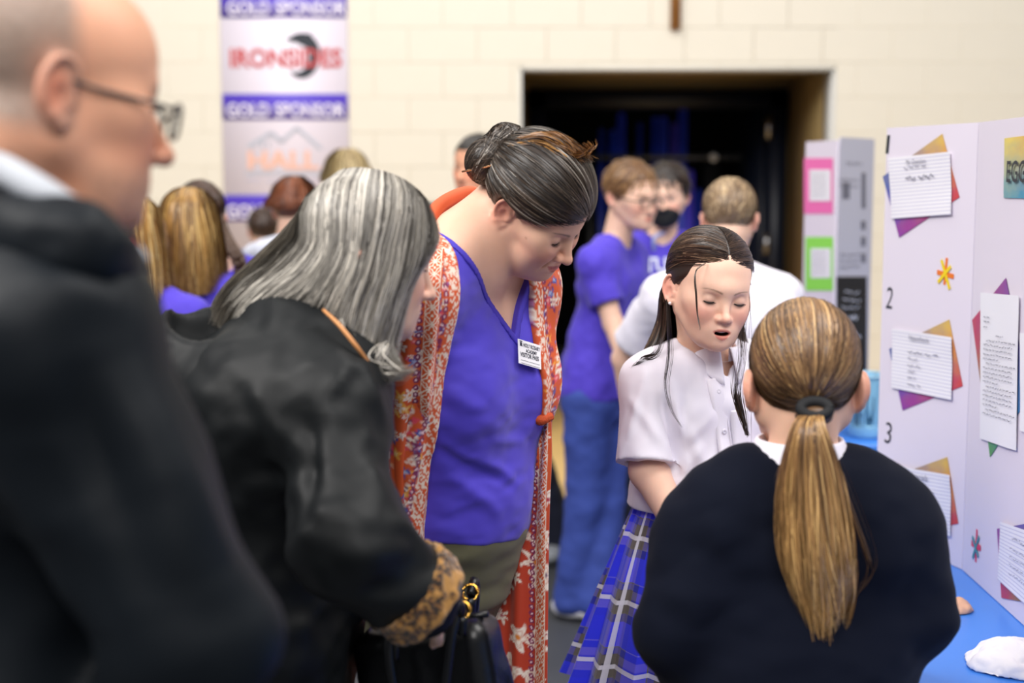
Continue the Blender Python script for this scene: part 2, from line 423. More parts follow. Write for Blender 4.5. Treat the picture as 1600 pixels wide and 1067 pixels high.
def face_colour(p, q, base, lip, blush, browc=None, brow_w=1.0):
    """albedo of the face from local points: lips, flushed cheeks and ears, brows, inside of the mouth"""
    c = np.tile(np.asarray(base, float), (len(p), 1)); ax = p.copy(); ax[:, 0] = np.abs(ax[:, 0])
    m = .75*bump_(ax, (.040, -.075, -.030), (.026, .05, .024))+.35*bump_(p, (0, -.115, -.034), (.016, .02, .013))+.25*bump_(p, (0, -.08, -.1), (.03, .03, .02))
    m = m+.8*bump_(ax, (.083, .022, 0), (.018, .026, .038))
    c = mixc(c, blush, np.clip(m, 0, .85))
    lw, sm, mo = q['lipw'], q['smile'], q['mouth']; zc = -.064; u = np.clip(ax[:, 0]/lw, 0, 1.3)
    z0 = zc+sm*2*u**2; top = z0+.0088*(1-u**1.8)-.0012*np.exp(-(ax[:, 0]/.004)**2); bot = z0-(.0125+mo*1.05)*(1-u**2.2)**1-mo*.0
    fr = np.clip((-.072-p[:, 1])/.004, 0, 1)
    m = np.clip((top-p[:, 2])/.0016, 0, 1)*np.clip((p[:, 2]-bot)/.0016, 0, 1)*fr*(u < 1.02)
    c = mixc(c, lip, np.clip(m, 0, 1)*.9)
    if mo:
        d = ((p-np.array([0, -.088, zc-.001-mo*.5]))/np.array([lw*.80, 1, .0022+mo*.60])); dd = d[:, 0]**2+d[:, 2]**2
        m = (dd < 1.05)*(p[:, 1] > -.0935)*(p[:, 1] < -.055)
        c = mixc(c, (.035, .008, .008), m.astype(float))
    if browc is not None:
        x, z = ax[:, 0], p[:, 2]; zb = .0215+.006*np.sin(np.clip((x-.012)/.040, 0, 1)*2.3)-.003
        hw = (.0042-.0026*np.clip((x-.016)/.036, 0, 1))*brow_w
        m = np.clip((hw-np.abs(z-zb))/.0018, 0, 1)*np.clip((x-.010)/.004, 0, 1)*np.clip((.052-x)/.006, 0, 1)*(p[:, 1] < -.04)
        c = mixc(c, browc, m*.75)
    return c
SKIN = dict(fair=(lin('#e6bda6'), lin('#c9796c'), lin('#d79080')), warm=(lin('#e2b59b'), lin('#b9605a'), lin('#d08672')), ruddy=(lin('#e3a888'), lin('#b86a5a'), lin('#d07a5e')))
def uvsphere(c, r, nu=20, nv=12):
    u = np.arange(nu)*2*np.pi/nu; t = np.linspace(.02, np.pi-.02, nv); r = np.broadcast_to(np.asarray(r, float), (3,))
    v = np.stack([np.outer(np.sin(t), np.cos(u)), np.outer(np.sin(t), np.sin(u)), np.outer(np.cos(t), np.ones(nu))], -1).reshape(-1, 3)*r
    i = np.arange(nu*nv).reshape(nv, nu); q = np.stack([i[:-1], i[1:], np.roll(i, -1, 1)[1:], np.roll(i, -1, 1)[:-1]], -1).reshape(-1, 4)
    return v+np.asarray(c), q
def eyes(root, o, R, sc, q, iris, gaze=(0, -12), lash=True):
    """eyeballs and upper lashes, placed in the head frame (o, R, sc)"""
    W = lambda p: np.asarray(o)+(np.asarray(p)*sc)@np.asarray(R).T
    for s in (-1, 1):
        E = np.array([s*.031, -.0755, .003]); v, f = uvsphere((0, 0, 0), .0124, 24, 24)
        g = rotz(gaze[0])@rotx(-gaze[1])@np.array([0, -1.0, 0]); ang = np.degrees(np.arccos(np.clip((v/.0124)@g, -1, 1)))
        c = np.tile(np.array(lin('#e9e2df')), (len(v), 1)); c[ang < 29] = iris; c[ang < 13] = (.005, .005, .005)
        root.part('eye', W(v+E), f, M_EYE, col=c)
        a = math.radians(q['up']); th = np.radians(np.linspace(-66, 66, 15)); r = .0142
        L = np.stack([r*np.sin(th), -r*np.cos(th)*math.cos(a), r*np.cos(th)*math.sin(a)], 1)+E
        v1, f1 = tube(W(L), np.array([.0006, .0014, .0015, .0014, .0006])*sc, sides=6)
        if lash:
            t2 = np.radians(np.linspace(-55, 60, 26)); k = np.linspace(0, 1, 4)
            base = np.stack([r*np.sin(t2), -r*np.cos(t2)*math.cos(a), r*np.cos(t2)*math.sin(a)], 1)+E
            out = np.stack([.55*np.sin(t2)*1.2, -np.cos(t2)*math.cos(a-.2)*1.0, np.cos(t2)*math.sin(a-.25)], 1)
            Ls = base[:, None]+out[:, None]*.0075*k[None, :, None]+np.array([0, 0, .0025])*(k**2)[None, :, None]
            v2, f2, _ = strands(W(Ls.reshape(-1, 3)).reshape(Ls.shape), np.linspace(.0004, .0001, 4)[None]*np.ones((26, 1))*sc, np.zeros((26, 3)))
            v1, f1, _ = merge([(v1, f1, None), (v2, f2, None)])
        root.part('eyelash', v1, f1, M_LASH)
# ------------------------------------------------------------------ setting: hall wall, doorway, floor
rng = np.random.default_rng(7)
WY = 8.5
OX0, OX1, OZ = float(P(812, 400, WY)[0]), float(P(1298, 400, WY)[0]), float(P(1000, 106, WY)[2])
M_WALL = mat('painted_block', lin('#e6dfcf'), rough=.55, vary=(6, .03), bump=(90, .25, .002))
M_JAMB = mat('white_jamb_paint', lin('#d9d8d4'), rough=.5)
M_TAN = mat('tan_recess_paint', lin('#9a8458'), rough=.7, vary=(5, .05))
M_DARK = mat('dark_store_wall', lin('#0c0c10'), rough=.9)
M_FRAME = mat('navy_frame_paint', lin('#0d1526'), rough=.45)
M_STEEL = mat('steel', lin('#b8b8bc'), rough=.3, metal=1.0)
M_TARP = mat('floor_tarp', lin('#4c4f55'), rough=.55, vary=(3, .12), bump=(30, .1, .002))
M_WOOD = mat('court_wood', lin('#dcb878'), rough=.35, vary=(8, .08))
def struct(name, parts, m, parent=None):
    v, q, _ = merge([(a, b, None) for a, b in parts])
    return link(name, new_mesh(name, v, q, m, smooth=False), parent, kind=None if parent else 'structure')
def slab(x0, x1, y0, y1, z0, z1): return boxmesh(((x0+x1)/2, (y0+y1)/2, (z0+z1)/2), ((x1-x0)/2, (y1-y0)/2, (z1-z0)/2))
wall = struct('wall_back', [slab(-7, OX0, WY+.0055, WY+.23, 0, 5), slab(OX1, 7, WY+.0055, WY+.23, 0, 5), slab(OX0, OX1, WY+.0055, WY+.23, OZ, 5)], M_WALL)
def block_mesh(hx, hz):
    b, d = .002, .0016     # chamfered face, joints stay recessed
    v = [(-hx, d, -hz), (hx, d, -hz), (hx, d, hz), (-hx, d, hz), (-hx, -d+.004, -hz), (hx, -d+.004, -hz), (hx, -d+.004, hz), (-hx, -d+.004, hz),
         (-hx+b, -d, -hz+b), (hx-b, -d, -hz+b), (hx-b, -d, hz-b), (-hx+b, -d, hz-b)]
    f = [(8, 9, 10, 11), (0, 1, 5, 4), (1, 2, 6, 5), (2, 3, 7, 6), (3, 0, 4, 7), (4, 5, 9, 8), (5, 6, 10, 9), (6, 7, 11, 10), (7, 4, 8, 11)]
    return new_mesh('concrete_block', v, f, M_WALL, smooth=False)
BL, BH, J = .406, .203, .0010
shared = {}
for r in range(15):
    z0, z1 = r*BH, (r+1)*BH
    for c in range(-9, 10):
        x0 = c*BL+(BL/2 if r % 2 else 0); x1 = x0+BL
        spans = [(x0, x1, z0, z1)]
        if z0 < OZ and x1 > OX0 and x0 < OX1:
            spans = []
            if x0 < OX0-.02: spans.append((x0, OX0, z0, z1))
            if x1 > OX1+.02: spans.append((OX1, x1, z0, z1))
            if z1 > OZ+.02: spans.append((max(x0, OX0), min(x1, OX1), OZ, z1))
        for a, b, u, t in spans:
            key = (round((b-a)/2, 4), round((t-u)/2, 4))
            if key not in shared: shared[key] = block_mesh(key[0]-J, key[1]-J)
            link('concrete_block', shared[key], wall, ((a+b)/2, WY+.0048+rng.uniform(-.0006, .0006), (u+t)/2))
struct('trim_1', [slab(OX1-.012, OX1, WY-.004, WY+.235, 0, OZ), slab(OX0, OX0+.012, WY-.004, WY+.235, 0, OZ), slab(OX0, OX1, WY-.004, WY+.235, OZ-.012, OZ)], M_JAMB)
struct('baseboard_back', [slab(-7, OX0, WY-.02, WY+.02, 0, .1), slab(OX1, 7, WY-.02, WY+.02, 0, .1)], mat('grey_vinyl_base', lin('#8a8c92'), rough=.5))
FY = 9.9
fx0, fx1, fz = float(P(826, 300, FY)[0]), float(P(1226, 300, FY)[0]), float(P(1000, 141, FY)[2])
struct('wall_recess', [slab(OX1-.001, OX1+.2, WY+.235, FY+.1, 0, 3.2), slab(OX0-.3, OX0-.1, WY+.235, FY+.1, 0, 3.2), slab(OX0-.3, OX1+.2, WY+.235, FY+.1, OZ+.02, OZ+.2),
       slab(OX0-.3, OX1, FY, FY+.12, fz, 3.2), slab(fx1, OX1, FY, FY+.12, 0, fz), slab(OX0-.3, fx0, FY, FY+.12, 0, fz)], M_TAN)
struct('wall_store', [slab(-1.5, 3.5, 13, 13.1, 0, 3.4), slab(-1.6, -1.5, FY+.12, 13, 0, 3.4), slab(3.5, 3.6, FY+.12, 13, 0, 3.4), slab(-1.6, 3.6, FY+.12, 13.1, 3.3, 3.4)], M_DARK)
fr = struct('door_1', [slab(fx1-.12, fx1, FY-.05, FY+.16, 0, fz), slab(fx0, fx0+.12, FY-.05, FY+.16, 0, fz), slab(fx0, fx1, FY-.05, FY+.16, fz-.12, fz)], M_FRAME)
def leaf(xh, ang, wd):
    v, q = boxmesh((wd/2, 0, fz/2-.06), (abs(wd)/2, .022, fz/2-.07)); v = v@rotz(ang).T+np.array([xh, FY+.1, .02]); return v, q
lf = struct('door_leaf', [leaf(fx1-.13, 97, .82), ], M_FRAME, fr)
for zz in (P(1200, 200, FY)[2], P(1200, 380, FY)[2], .4):
    v, q = boxmesh((fx1-.125, FY-.03, zz), (.022, .03, .075)); link('hinge', new_mesh('hinge', v, q, M_STEEL, smooth=False), fr)
struct('floor', [slab(-7, 7, -1, 6.15, -.02, .0)], M_TARP)
struct('floor_court', [slab(-7, 7, 6.14, 13.1, -.03, -.006)], M_WOOD)

# storage rack and blue poles seen in the doorway
rk = Root('storage_rack', P(1090, 700, 10.5)*[1, 1, 0], 'black storage rack with a grey rail inside the dark doorway', 'rack')
rx0, rx1, ry = P(915, 250, 10.5)[0], P(1216, 250, 10.5)[0], 10.5; rz = P(1100, 246, 10.5)[2]
v, q = tube([(rx0, ry, rz), (rx1, ry, rz)], [.019, .019], 2, 10); rk.part('rail', v, q, mat('rail_steel', lin('#5c5f66'), rough=.4, metal=.6))
for px in (1118, 925):
    v, q = boxmesh((P(px, 0, ry)[0], ry+.03, rz/2-.02), (.055 if px > 1000 else .03, .03, rz/2-.02)); rk.part('upright', v, q, mat('rack_paint', lin('#101114'), rough=.5), smooth=False)
v, q = uvsphere((P(1118, 0, ry)[0], ry-.03, rz), .032, 16, 10); rk.part('end_cap', v, q, mat('cap_white', lin('#dfe2e6'), rough=.4))
v, q = slab(rx0, rx1, ry-.28, ry+.4, .08, .14); rk.part('base_shelf', v, q, mat('rack_base', lin('#15161a'), rough=.6), smooth=False)
M_BLUE = [mat('blue_pole_paint', lin(c), rough=.35) for c in ('#2b49e0', '#3b4fe6', '#5a4ee0', '#2338a8')]
ORD = ['leftmost of the row']+[w_+' from the left end' for w_ in ('second', 'third', 'fourth', 'fifth', 'sixth', 'seventh', 'eighth', 'ninth')]+['second from the right end', 'rightmost and lowest of the row']
for k, (px, py, wd, mi) in enumerate([(940, 205, 9, 3), (958, 208, 12, 0), (971, 181, 13, 1), (985, 250, 9, 3), (1000, 196, 9, 3), (1024, 187, 12, 0), (1037, 187, 13, 1), (1054, 197, 12, 2), (1067, 172, 14, 1), (1078, 270, 13, 2), (1092, 300, 10, 3)]):
    yy = ry+.12+.03*(k % 3); t = P(px, py, yy); hw = R_(wd, yy)/2
    v, q, _ = merge([(*slab(t[0]-hw, t[0]+hw, yy-.012, yy+.012, .145, t[2]), None), (*slab(t[0]-hw*.75, t[0]+hw*.75, yy-.009, yy+.009, t[2]-.001, t[2]+.02), None)])
    o = link('blue_slat', new_mesh('blue_slat', v, q, M_BLUE[mi], smooth=False), None, None, 'tall blue slat standing in the dark doorway rack, '+ORD[k], 'slat', 'blue slats in the doorway')

# cross on the wall
cx = P(1055, 20, WY)[0]; zb = P(1055, 46, WY)[2]; M_CROSS = mat('cross_wood', lin('#9c6a38'), rough=.5, vary=(14, .2))
cr = Root('wall_cross', (cx, WY-.02, zb), 'brown wooden cross fixed high on the cream wall above the doorway', 'cross')
v, q = slab(cx-.029, cx+.029, WY-.035, WY-.002, zb, zb+.95); cr.part('upright_beam', v, q, M_CROSS, smooth=False)
v, q = slab(cx-.27, cx+.27, WY-.042, WY-.004, zb+.62, zb+.68); cr.part('cross_beam', v, q, M_CROSS, smooth=False)

# ------------------------------------------------------------------ writing
def text_geo(s, bold=0.0):
    cu = bpy.data.curves.new('writing', 'FONT'); cu.body = s; cu.size = 1; cu.offset = bold; cu.resolution_u = 3
    o = bpy.data.objects.new('writing', cu); C.objects.link(o); dg = bpy.context.evaluated_depsgraph_get()
    me = bpy.data.meshes.new_from_object(o.evaluated_get(dg)); v = np.array([x.co[:] for x in me.vertices]); f = [tuple(p.vertices) for p in me.polygons]
    bpy.data.objects.remove(o); bpy.data.curves.remove(cu); bpy.data.meshes.remove(me); return v, f
def put_text(root, name, s, at, ux, uz, wd, ht, m, parent=None, bold=0.0, shear=0.0, label=None):
    """lettering fitted in the box wd x ht whose lower left corner is `at`"""
    v, f = text_geo(s, bold); lo, hi = v.min(0), v.max(0); u = (v[:, 0]-lo[0])/(hi[0]-lo[0])*wd; t = (v[:, 1]-lo[1])/(hi[1]-lo[1])*ht
    w_ = np.asarray(at)+np.outer(u+shear*t, ux)+np.outer(t, uz); return root.part(name, w_, f, m, parent, label, smooth=False)
def scribble(rows, rs, wob=.35):
    """unreadable rows of script: (start, direction, up, length, height) -> thin flat strokes"""
    V, F = [], []
    for st, du, dz, L, h in rows:
        x = 0
        while x < L:
            wl = min(rs.uniform(2.0, 5.5)*h, L-x); n = max(3, int(wl/h*2.4)); t = np.linspace(0, wl, n)
            zz = h*(.5+.5*rs.uniform(-1, 1, n)*np.where(np.arange(n) % 2, 1, .6)); th = h*wob
            for i in range(n-1):
                a = np.asarray(st)+du*(x+t[i])+dz*zz[i]; b = np.asarray(st)+du*(x+t[i+1])+dz*zz[i+1]; k = len(V)
                V += [a-dz*th/2, b-dz*th/2, b+dz*th/2, a+dz*th/2]; F.append((k, k+1, k+2, k+3))
            x += wl+rs.uniform(.7, 1.3)*h
    return np.array(V), F
def flat(poly, n, off, th=.0006):
    """thin plate from a planar outline: poly K x 3, normal n"""
    p = np.asarray(poly)+np.asarray(n)*off; k = len(p); v = np.concatenate([p, p-np.asarray(n)*th])
    return v, [tuple(range(k)), tuple(range(2*k-1, k-1, -1))]+[(i, i+k, (i+1) % k+k, (i+1) % k) for i in range(k)]

# sponsor banner
bx0, bx1 = P(346, 100, WY)[0], P(544, 100, WY)[0]; BY = WY-.012
PZ = lambda y: float(P(445, y, WY)[2])
M_BAN = mat('banner_vinyl', lin('#efe6f2'), rough=.45); M_PUR = mat('banner_purple', lin('#5b45c4'), rough=.45); M_BTX = mat('banner_text', lin('#efe8f6'), rough=.5)
bn = Root('sponsor_banner', ((bx0+bx1)/2, BY, PZ(470)), 'tall white and purple sponsor banner hanging on the cream block wall', 'banner')
v, q = slab(bx0, bx1, BY-.003, BY+.003, PZ(500), PZ(-170)); bn.part('sheet', v, q, M_BAN, smooth=False)
U, Zv, NY = np.array([1.0, 0, 0]), np.array([0, 0, 1.0]), np.array([0, -1.0, 0])
for y0 in (-170, -12, 147, 305, 463):
    v, q = slab(bx0+.004, bx1-.004, BY-.006, BY-.002, PZ(y0+40), PZ(y0)); hs = bn.part('header_strip', v, q, M_PUR, smooth=False)
    put_text(bn, 'lettering', 'GOLD SPONSOR', (P(355, y0+36, BY)[0], BY-.0085, PZ(y0+36)), U, Zv, R_(182, WY), R_(21, WY), M_BTX, hs, .025)
M_RED = mat('sponsor_red', lin('#c8494c'), rough=.5); M_INK = mat('sponsor_ink', lin('#1d2430'), rough=.5); M_ORG = mat('sponsor_orange', lin('#f2bda6'), rough=.5); M_GRY = mat('sponsor_grey', lin('#b9bcc8'), rough=.5); M_LGR = mat('sponsor_pale_grey', lin('#c9c4d4'), rough=.5)
put_text(bn, 'lettering', 'IRONSIDES', (P(360, 106, BY)[0], BY-.008, PZ(106)), U, Zv, R_(172, WY), R_(29, WY), M_RED, None, .03, label='red sponsor name')
def pxpoly(pts, y): return np.array([P(a, b, y) for a, b in pts])
th = np.linspace(math.radians(118), math.radians(-120), 18)
outer = [(472+28*math.cos(t), 87-36*math.sin(t)) for t in th]; inner = [(462+21*math.cos(t), 89-24*math.sin(t)) for t in th[::-1]]
v, f = flat(pxpoly(outer+inner, BY), NY, .0062); v2, f2 = flat(pxpoly([(446, 62), (463, 52), (485, 52), (497, 68), (500, 78), (478, 74), (462, 66)], BY), NY, .0070)
bn.part('emblem', np.concatenate([v, v2]), f+[tuple(i+len(v) for i in g) for g in f2], M_INK, smooth=False, label='dark crescent bird emblem')
for pts, w_ in (([(388, 230), (424, 208), (440, 222)], 7), ([(440, 222), (464, 200), (502, 233)], 6), ([(410, 232), (410, 222)], 5), ([(420, 230), (420, 222)], 4)):
    V, F = [], []
    for (a, b), (c, d) in zip(pts[:-1], pts[1:]):
        L = math.hypot(c-a, d-b); nx, ny = -(d-b)/L*w_/2, (c-a)/L*w_/2
        v, f = flat(pxpoly([(a+nx, b+ny), (c+nx, d+ny), (c-nx, d-ny), (a-nx, b-ny)], BY), NY, .006); F += [tuple(i+len(V) for i in g) for g in f]; V += v.tolist()
    bn.part('roof_line', V, F, M_GRY, smooth=False)
put_text(bn, 'lettering', 'HALL', (P(388, 265, BY)[0], BY-.008, PZ(265)), U, Zv, R_(110, WY), R_(29, WY), M_ORG, None, .03, label='pale orange sponsor name')
v, f = flat(pxpoly([(384, 268), (502, 268), (502, 273), (384, 273)], BY), NY, .006); bn.part('rule', v, f, M_GRY, smooth=False)
v, f = scribble([(P(386, 287, BY)-[0, .007, 0], U, Zv, R_(114, WY), R_(9, WY))], np.random.default_rng(3)); bn.part('small_lettering', v, f, M_LGR, smooth=False, kind='stuff')

# ------------------------------------------------------------------ near table, trifold board and its papers
TZ = .75
M_CLOTH = mat('blue_table_cover', lin('#3f83e0'), rough=.35, vary=(4, .04))
def table(x0, x1, y0, y1, label, cat='table'):
    t = Root('folding_table', ((x0+x1)/2, (y0+y1)/2, 0), label, cat)
    S = Sdf().add(box(((x0+x1)/2, (y0+y1)/2, TZ-.016), ((x1-x0)/2, (y1-y0)/2, .016), None, .012))
    v, q = nets(S, .02 if x1-x0 < 0 else .0155); t.part('tabletop', v, q, M_CLOTH)
    xs = np.linspace(0, 1, 240); per = []     # hanging cover with soft pleats
    for a in xs:
        L = 2*((x1-x0)+(y1-y0)); d = a*L
        if d < x1-x0: per.append((x0+d, y0, 0, -1))
        elif d < x1-x0+y1-y0: per.append((x1, y0+d-(x1-x0), 1, 0))
        elif d < 2*(x1-x0)+y1-y0: per.append((x1-(d-(x1-x0)-(y1-y0)), y1, 0, 1))
        else: per.append((x0, y1-(d-2*(x1-x0)-(y1-y0)), -1, 0))
    per = np.array(per); V = []
    for j, z in enumerate(np.linspace(TZ-.006, TZ-.24, 6)):
        o = .004+.012*(j/5)*np.sin(np.arange(240)*.9)+.004*j/5
        V.append(np.stack([per[:, 0]+per[:, 2]*o, per[:, 1]+per[:, 3]*o, np.full(240, z)], 1))
    V = np.concatenate(V); i = np.arange(6*240).reshape(6, 240); q = np.stack([i[:-1, :-1], i[1:, :-1], i[1:, 1:], i[:-1, 1:]], -1).reshape(-1, 4)
    t.part('cover_skirt', V, q, M_CLOTH)
    for sx in (x0+.12, x1-.12):
        for sy in (y0+.15, y1-.15):
            v, q = tube([(sx, sy, 0), (sx, sy, TZ-.03)], [.014, .014], 2, 10); t.part('leg', v, q, M_STEEL)
    return t
table(.635, 1.45, 1.15, 3.42, 'long folding table with a bright blue cover under the white trifold board')
M_BOARD = mat('white_board', lin('#e3dbe8'), rough=.55, vary=(3, .015)); M_EDGE = mat('board_crease', lin('#cfc7d6'), rough=.6)
HNG = P(1516, 550, 2.88); LFT = P(1377, 550, 3.20); pu = (HNG-LFT)*[1, 1, 0]; pu /= np.linalg.norm(pu); pn = np.array([pu[1], -pu[0], 0])
if pn[0] > 0: pn = -pn
PLEN = float(np.linalg.norm((HNG-LFT)[:2]))+.004; LFT = HNG-pu*PLEN; RGT = P(1700, 550, 2.272); cu_ = (RGT-HNG)*[1, 1, 0]; CL = np.linalg.norm(cu_); cu_ /= CL; cn = np.array([cu_[1], -cu_[0], 0])
if cn[0] > 0: cn = -cn
bd = Root('trifold_board', (HNG[0], HNG[1], TZ), 'large white trifold display board with numbered lined sheets standing on blue table', 'display board')
BT = TZ+.002; BHt = .918
def panel(name, a, u, n, L, root, m, z0=BT, h=BHt, th=.005):
    v = np.array([a*[1, 1, 0]+u*s+n*t+np.array([0, 0, z]) for s in (0, L) for t in (0, -th) for z in (z0, z0+h)])
    return root.part(name, v, [(0, 1, 5, 4), (2, 6, 7, 3), (0, 4, 6, 2), (1, 3, 7, 5), (0, 2, 3, 1), (4, 5, 7, 6)], m, smooth=False)
pl = panel('side_panel', LFT, pu, pn, PLEN-.0015, bd, M_BOARD); pc = panel('centre_panel', HNG+cu_*.0015, cu_, cn, CL, bd, M_BOARD)
fu = np.array([-.35, -.94, 0]); fu /= np.linalg.norm(fu); panel('side_panel', HNG+cu_*(CL+.002), fu, np.array([fu[1], -fu[0], 0]), .31, bd, M_BOARD)
def on(px, py, pt, n):
    """point where pixel (px, py) meets the panel plane"""
    d = P(px, py, 1.0)-np.array([0, 0, CAM_H]); o = np.array([0, 0, CAM_H]); return o+d*((np.asarray(pt)-o)@n)/(d@n)
def grid_quad(cor, pt, n, off, nu=14, nv=14, curl=.004, seed=0, th=.0005):
    """sheet of paper with slight curl from 4 pixel corners TL TR BR BL on a panel"""
    c = [on(a, b, pt, n) for a, b in cor]; u, t = np.meshgrid(np.linspace(0, 1, nu), np.linspace(0, 1, nv)); u, t = u.ravel()[:, None], t.ravel()[:, None]
    p = c[0]*(1-u)*(1-t)+c[1]*u*(1-t)+c[2]*u*t+c[3]*(1-u)*t
    e = np.concatenate([u, t, u*0], 1); k = curl*(.5+.5*vnoise(e*3.1, seed))*(.3+1.4*((u[:, 0]-.5)**2+(t[:, 0]-.5)**2))
    p = p+n*(off+k)[:, None] if np.ndim(k) else p
    i = np.arange(nu*nv).reshape(nv, nu); q = np.stack([i[:-1, :-1], i[1:, :-1], i[1:, 1:], i[:-1, 1:]], -1).reshape(-1, 4)
    V = np.concatenate([p, p-n*th]); Q = np.concatenate([q, q[:, ::-1]+len(p)])
    return V, Q, np.concatenate([np.concatenate([u, t], 1)]*2)
def paper_mat(name, kind):
    """lined sheet: blue rules across uv.y; wash: watercolour paper in blended bands along uv"""
    m = mat(name, lin('#f0eef4'), rough=.6); nt = m.node_tree; b = nt.nodes['Principled BSDF']; uvn = nt.nodes.new('ShaderNodeUVMap'); sp = nt.nodes.new('ShaderNodeSeparateXYZ')
    nt.links.new(uvn.outputs['UV'], sp.inputs[0]); r = nt.nodes.new('ShaderNodeValToRGB')
    if kind == 'lined':
        mu = nt.nodes.new('ShaderNodeMath'); mu.operation = 'MULTIPLY'; mu.inputs[1].default_value = 17; nt.links.new(sp.outputs['Y'], mu.inputs[0])
        fr_ = nt.nodes.new('ShaderNodeMath'); fr_.operation = 'FRACT'; nt.links.new(mu.outputs[0], fr_.inputs[0]); nt.links.new(fr_.outputs[0], r.inputs[0])
        r.color_ramp.elements[0].color = (*lin('#efedf3'), 1); r.color_ramp.elements[1].color = (*lin('#c9c7db'), 1); r.color_ramp.elements[0].position = .72; r.color_ramp.elements[1].position = .80
    else:
        n = nt.nodes.new('ShaderNodeTexNoise'); n.inputs['Scale'].default_value = 5; n.inputs['Detail'].default_value = 5; nt.links.new(uvn.outputs['UV'], n.inputs['Vector'])
        a = nt.nodes.new('ShaderNodeMath'); a.operation = 'ADD'; nt.links.new(sp.outputs[kind[0]], a.inputs[0])
        s_ = nt.nodes.new('ShaderNodeMath'); s_.operation = 'MULTIPLY_ADD'; s_.inputs[1].default_value = .5; s_.inputs[2].default_value = -.25; nt.links.new(n.outputs['Fac'], s_.inputs[0]); nt.links.new(s_.outputs[0], a.inputs[1])
        nt.links.new(a.outputs[0], r.inputs[0]); e = r.color_ramp.elements; cs = kind[1]; e[0].color = (*lin(cs[0]), 1); e[1].color = (*lin(cs[-1]), 1)
        for k, c_ in enumerate(cs[1:-1]): x = e.new((k+1)/(len(cs)-1)); x.color = (*lin(c_), 1)
    nt.links.new(r.outputs[0], b.inputs['Base Color']); return m
M_LINED = paper_mat('lined_paper', 'lined'); M_PAPER = mat('white_paper', lin('#efeef4'), rough=.5)
# watercolour square: ochre at the top corner through to red right, purple bottom, blue left -> bands along the top-left to bottom-right diagonal
M_WASH = paper_mat('watercolour_paper', ('X', ['#2f62b0', '#7a3f9c', '#c89a50', '#e0a048', '#cf4a52', '#d0343c']))
def wash_mat(name, corners):
    """watercolour sheet with one colour per corner (TL TR BR BL), blended with noise"""
    m = mat(name, rough=.65); nt = m.node_tree; b = nt.nodes['Principled BSDF']; uvn = nt.nodes.new('ShaderNodeUVMap')
    n = nt.nodes.new('ShaderNodeTexNoise'); n.inputs['Scale'].default_value = 4; n.inputs['Detail'].default_value = 5; nt.links.new(uvn.outputs['UV'], n.inputs['Vector'])
    v = nt.nodes.new('ShaderNodeVectorMath'); v.operation = 'MULTIPLY_ADD'; v.inputs[1].default_value = (.7, .7, 0); nt.links.new(n.outputs['Color'], v.inputs[0])
    o = nt.nodes.new('ShaderNodeVectorMath'); o.operation = 'ADD'; o.inputs[1].default_value = (-.35, -.35, 0); nt.links.new(uvn.outputs['UV'], o.inputs[0]); nt.links.new(o.outputs[0], v.inputs[2])
    sp = nt.nodes.new('ShaderNodeSeparateXYZ'); nt.links.new(v.outputs[0], sp.inputs[0])
    def mixn(fac, A, B):
        x = nt.nodes.new('ShaderNodeMix'); x.data_type = 'RGBA'; nt.links.new(fac, x.inputs['Factor'])
        for s, val in ((6, A), (7, B)):
            if isinstance(val, str): x.inputs[s].default_value = (*lin(val), 1)
            else: nt.links.new(val, x.inputs[s])
        return x.outputs[2]
    t = mixn(sp.outputs['X'], corners[0], corners[1]); u = mixn(sp.outputs['X'], corners[3], corners[2])
    nt.links.new(mixn(sp.outputs['Y'], t, u), b.inputs['Base Color']); return m
M_WA = wash_mat('watercolour_sheet', ['#d9b45c', '#c8404e', '#8a3f9e', '#2f62b0'])
M_WB = wash_mat('watercolour_title', ['#e6cf6a', '#d8903c', '#3a7fae', '#4d9ab0'])
M_WC = wash_mat('watercolour_sheet_b', ['#8a4a9c', '#3a6fb8', '#4f9a58', '#c83a58'])
M_MARK = mat('black_marker', lin('#15202c'), rough=.5); M_PENCIL = mat('pencil', lin('#6c6a7c'), rough=.6); M_PRINT = mat('print_ink', lin('#5a5868'), rough=.6)
def rows_on(cor, pt, n, off, spec):
    """rows in sheet coordinates (u, t, length, height) -> scribble rows on the panel"""
    c = [on(a, b, pt, n) for a, b in cor]; du = (c[1]-c[0])+(c[2]-c[3]); W_ = np.linalg.norm(du)/2; du /= np.linalg.norm(du); dz = (c[0]-c[3])/np.linalg.norm(c[0]-c[3]); out = []
    for u, t, L, h in spec:
        p = c[0]*(1-u)*(1-t)+c[1]*u*(1-t)+c[2]*u*t+c[3]*(1-u)*t; out.append((p+n*off, du, dz, L*W_, h))
    return out
def sheet(name, cor, pt, n, off, m, label=None, curl=.004, seed=0, parent=None):
    v, q, uv = grid_quad(cor, pt, n, off, curl=curl, seed=seed); return bd.part(name, v, q, m, parent, label, uv=uv)
rs = np.random.default_rng(11)
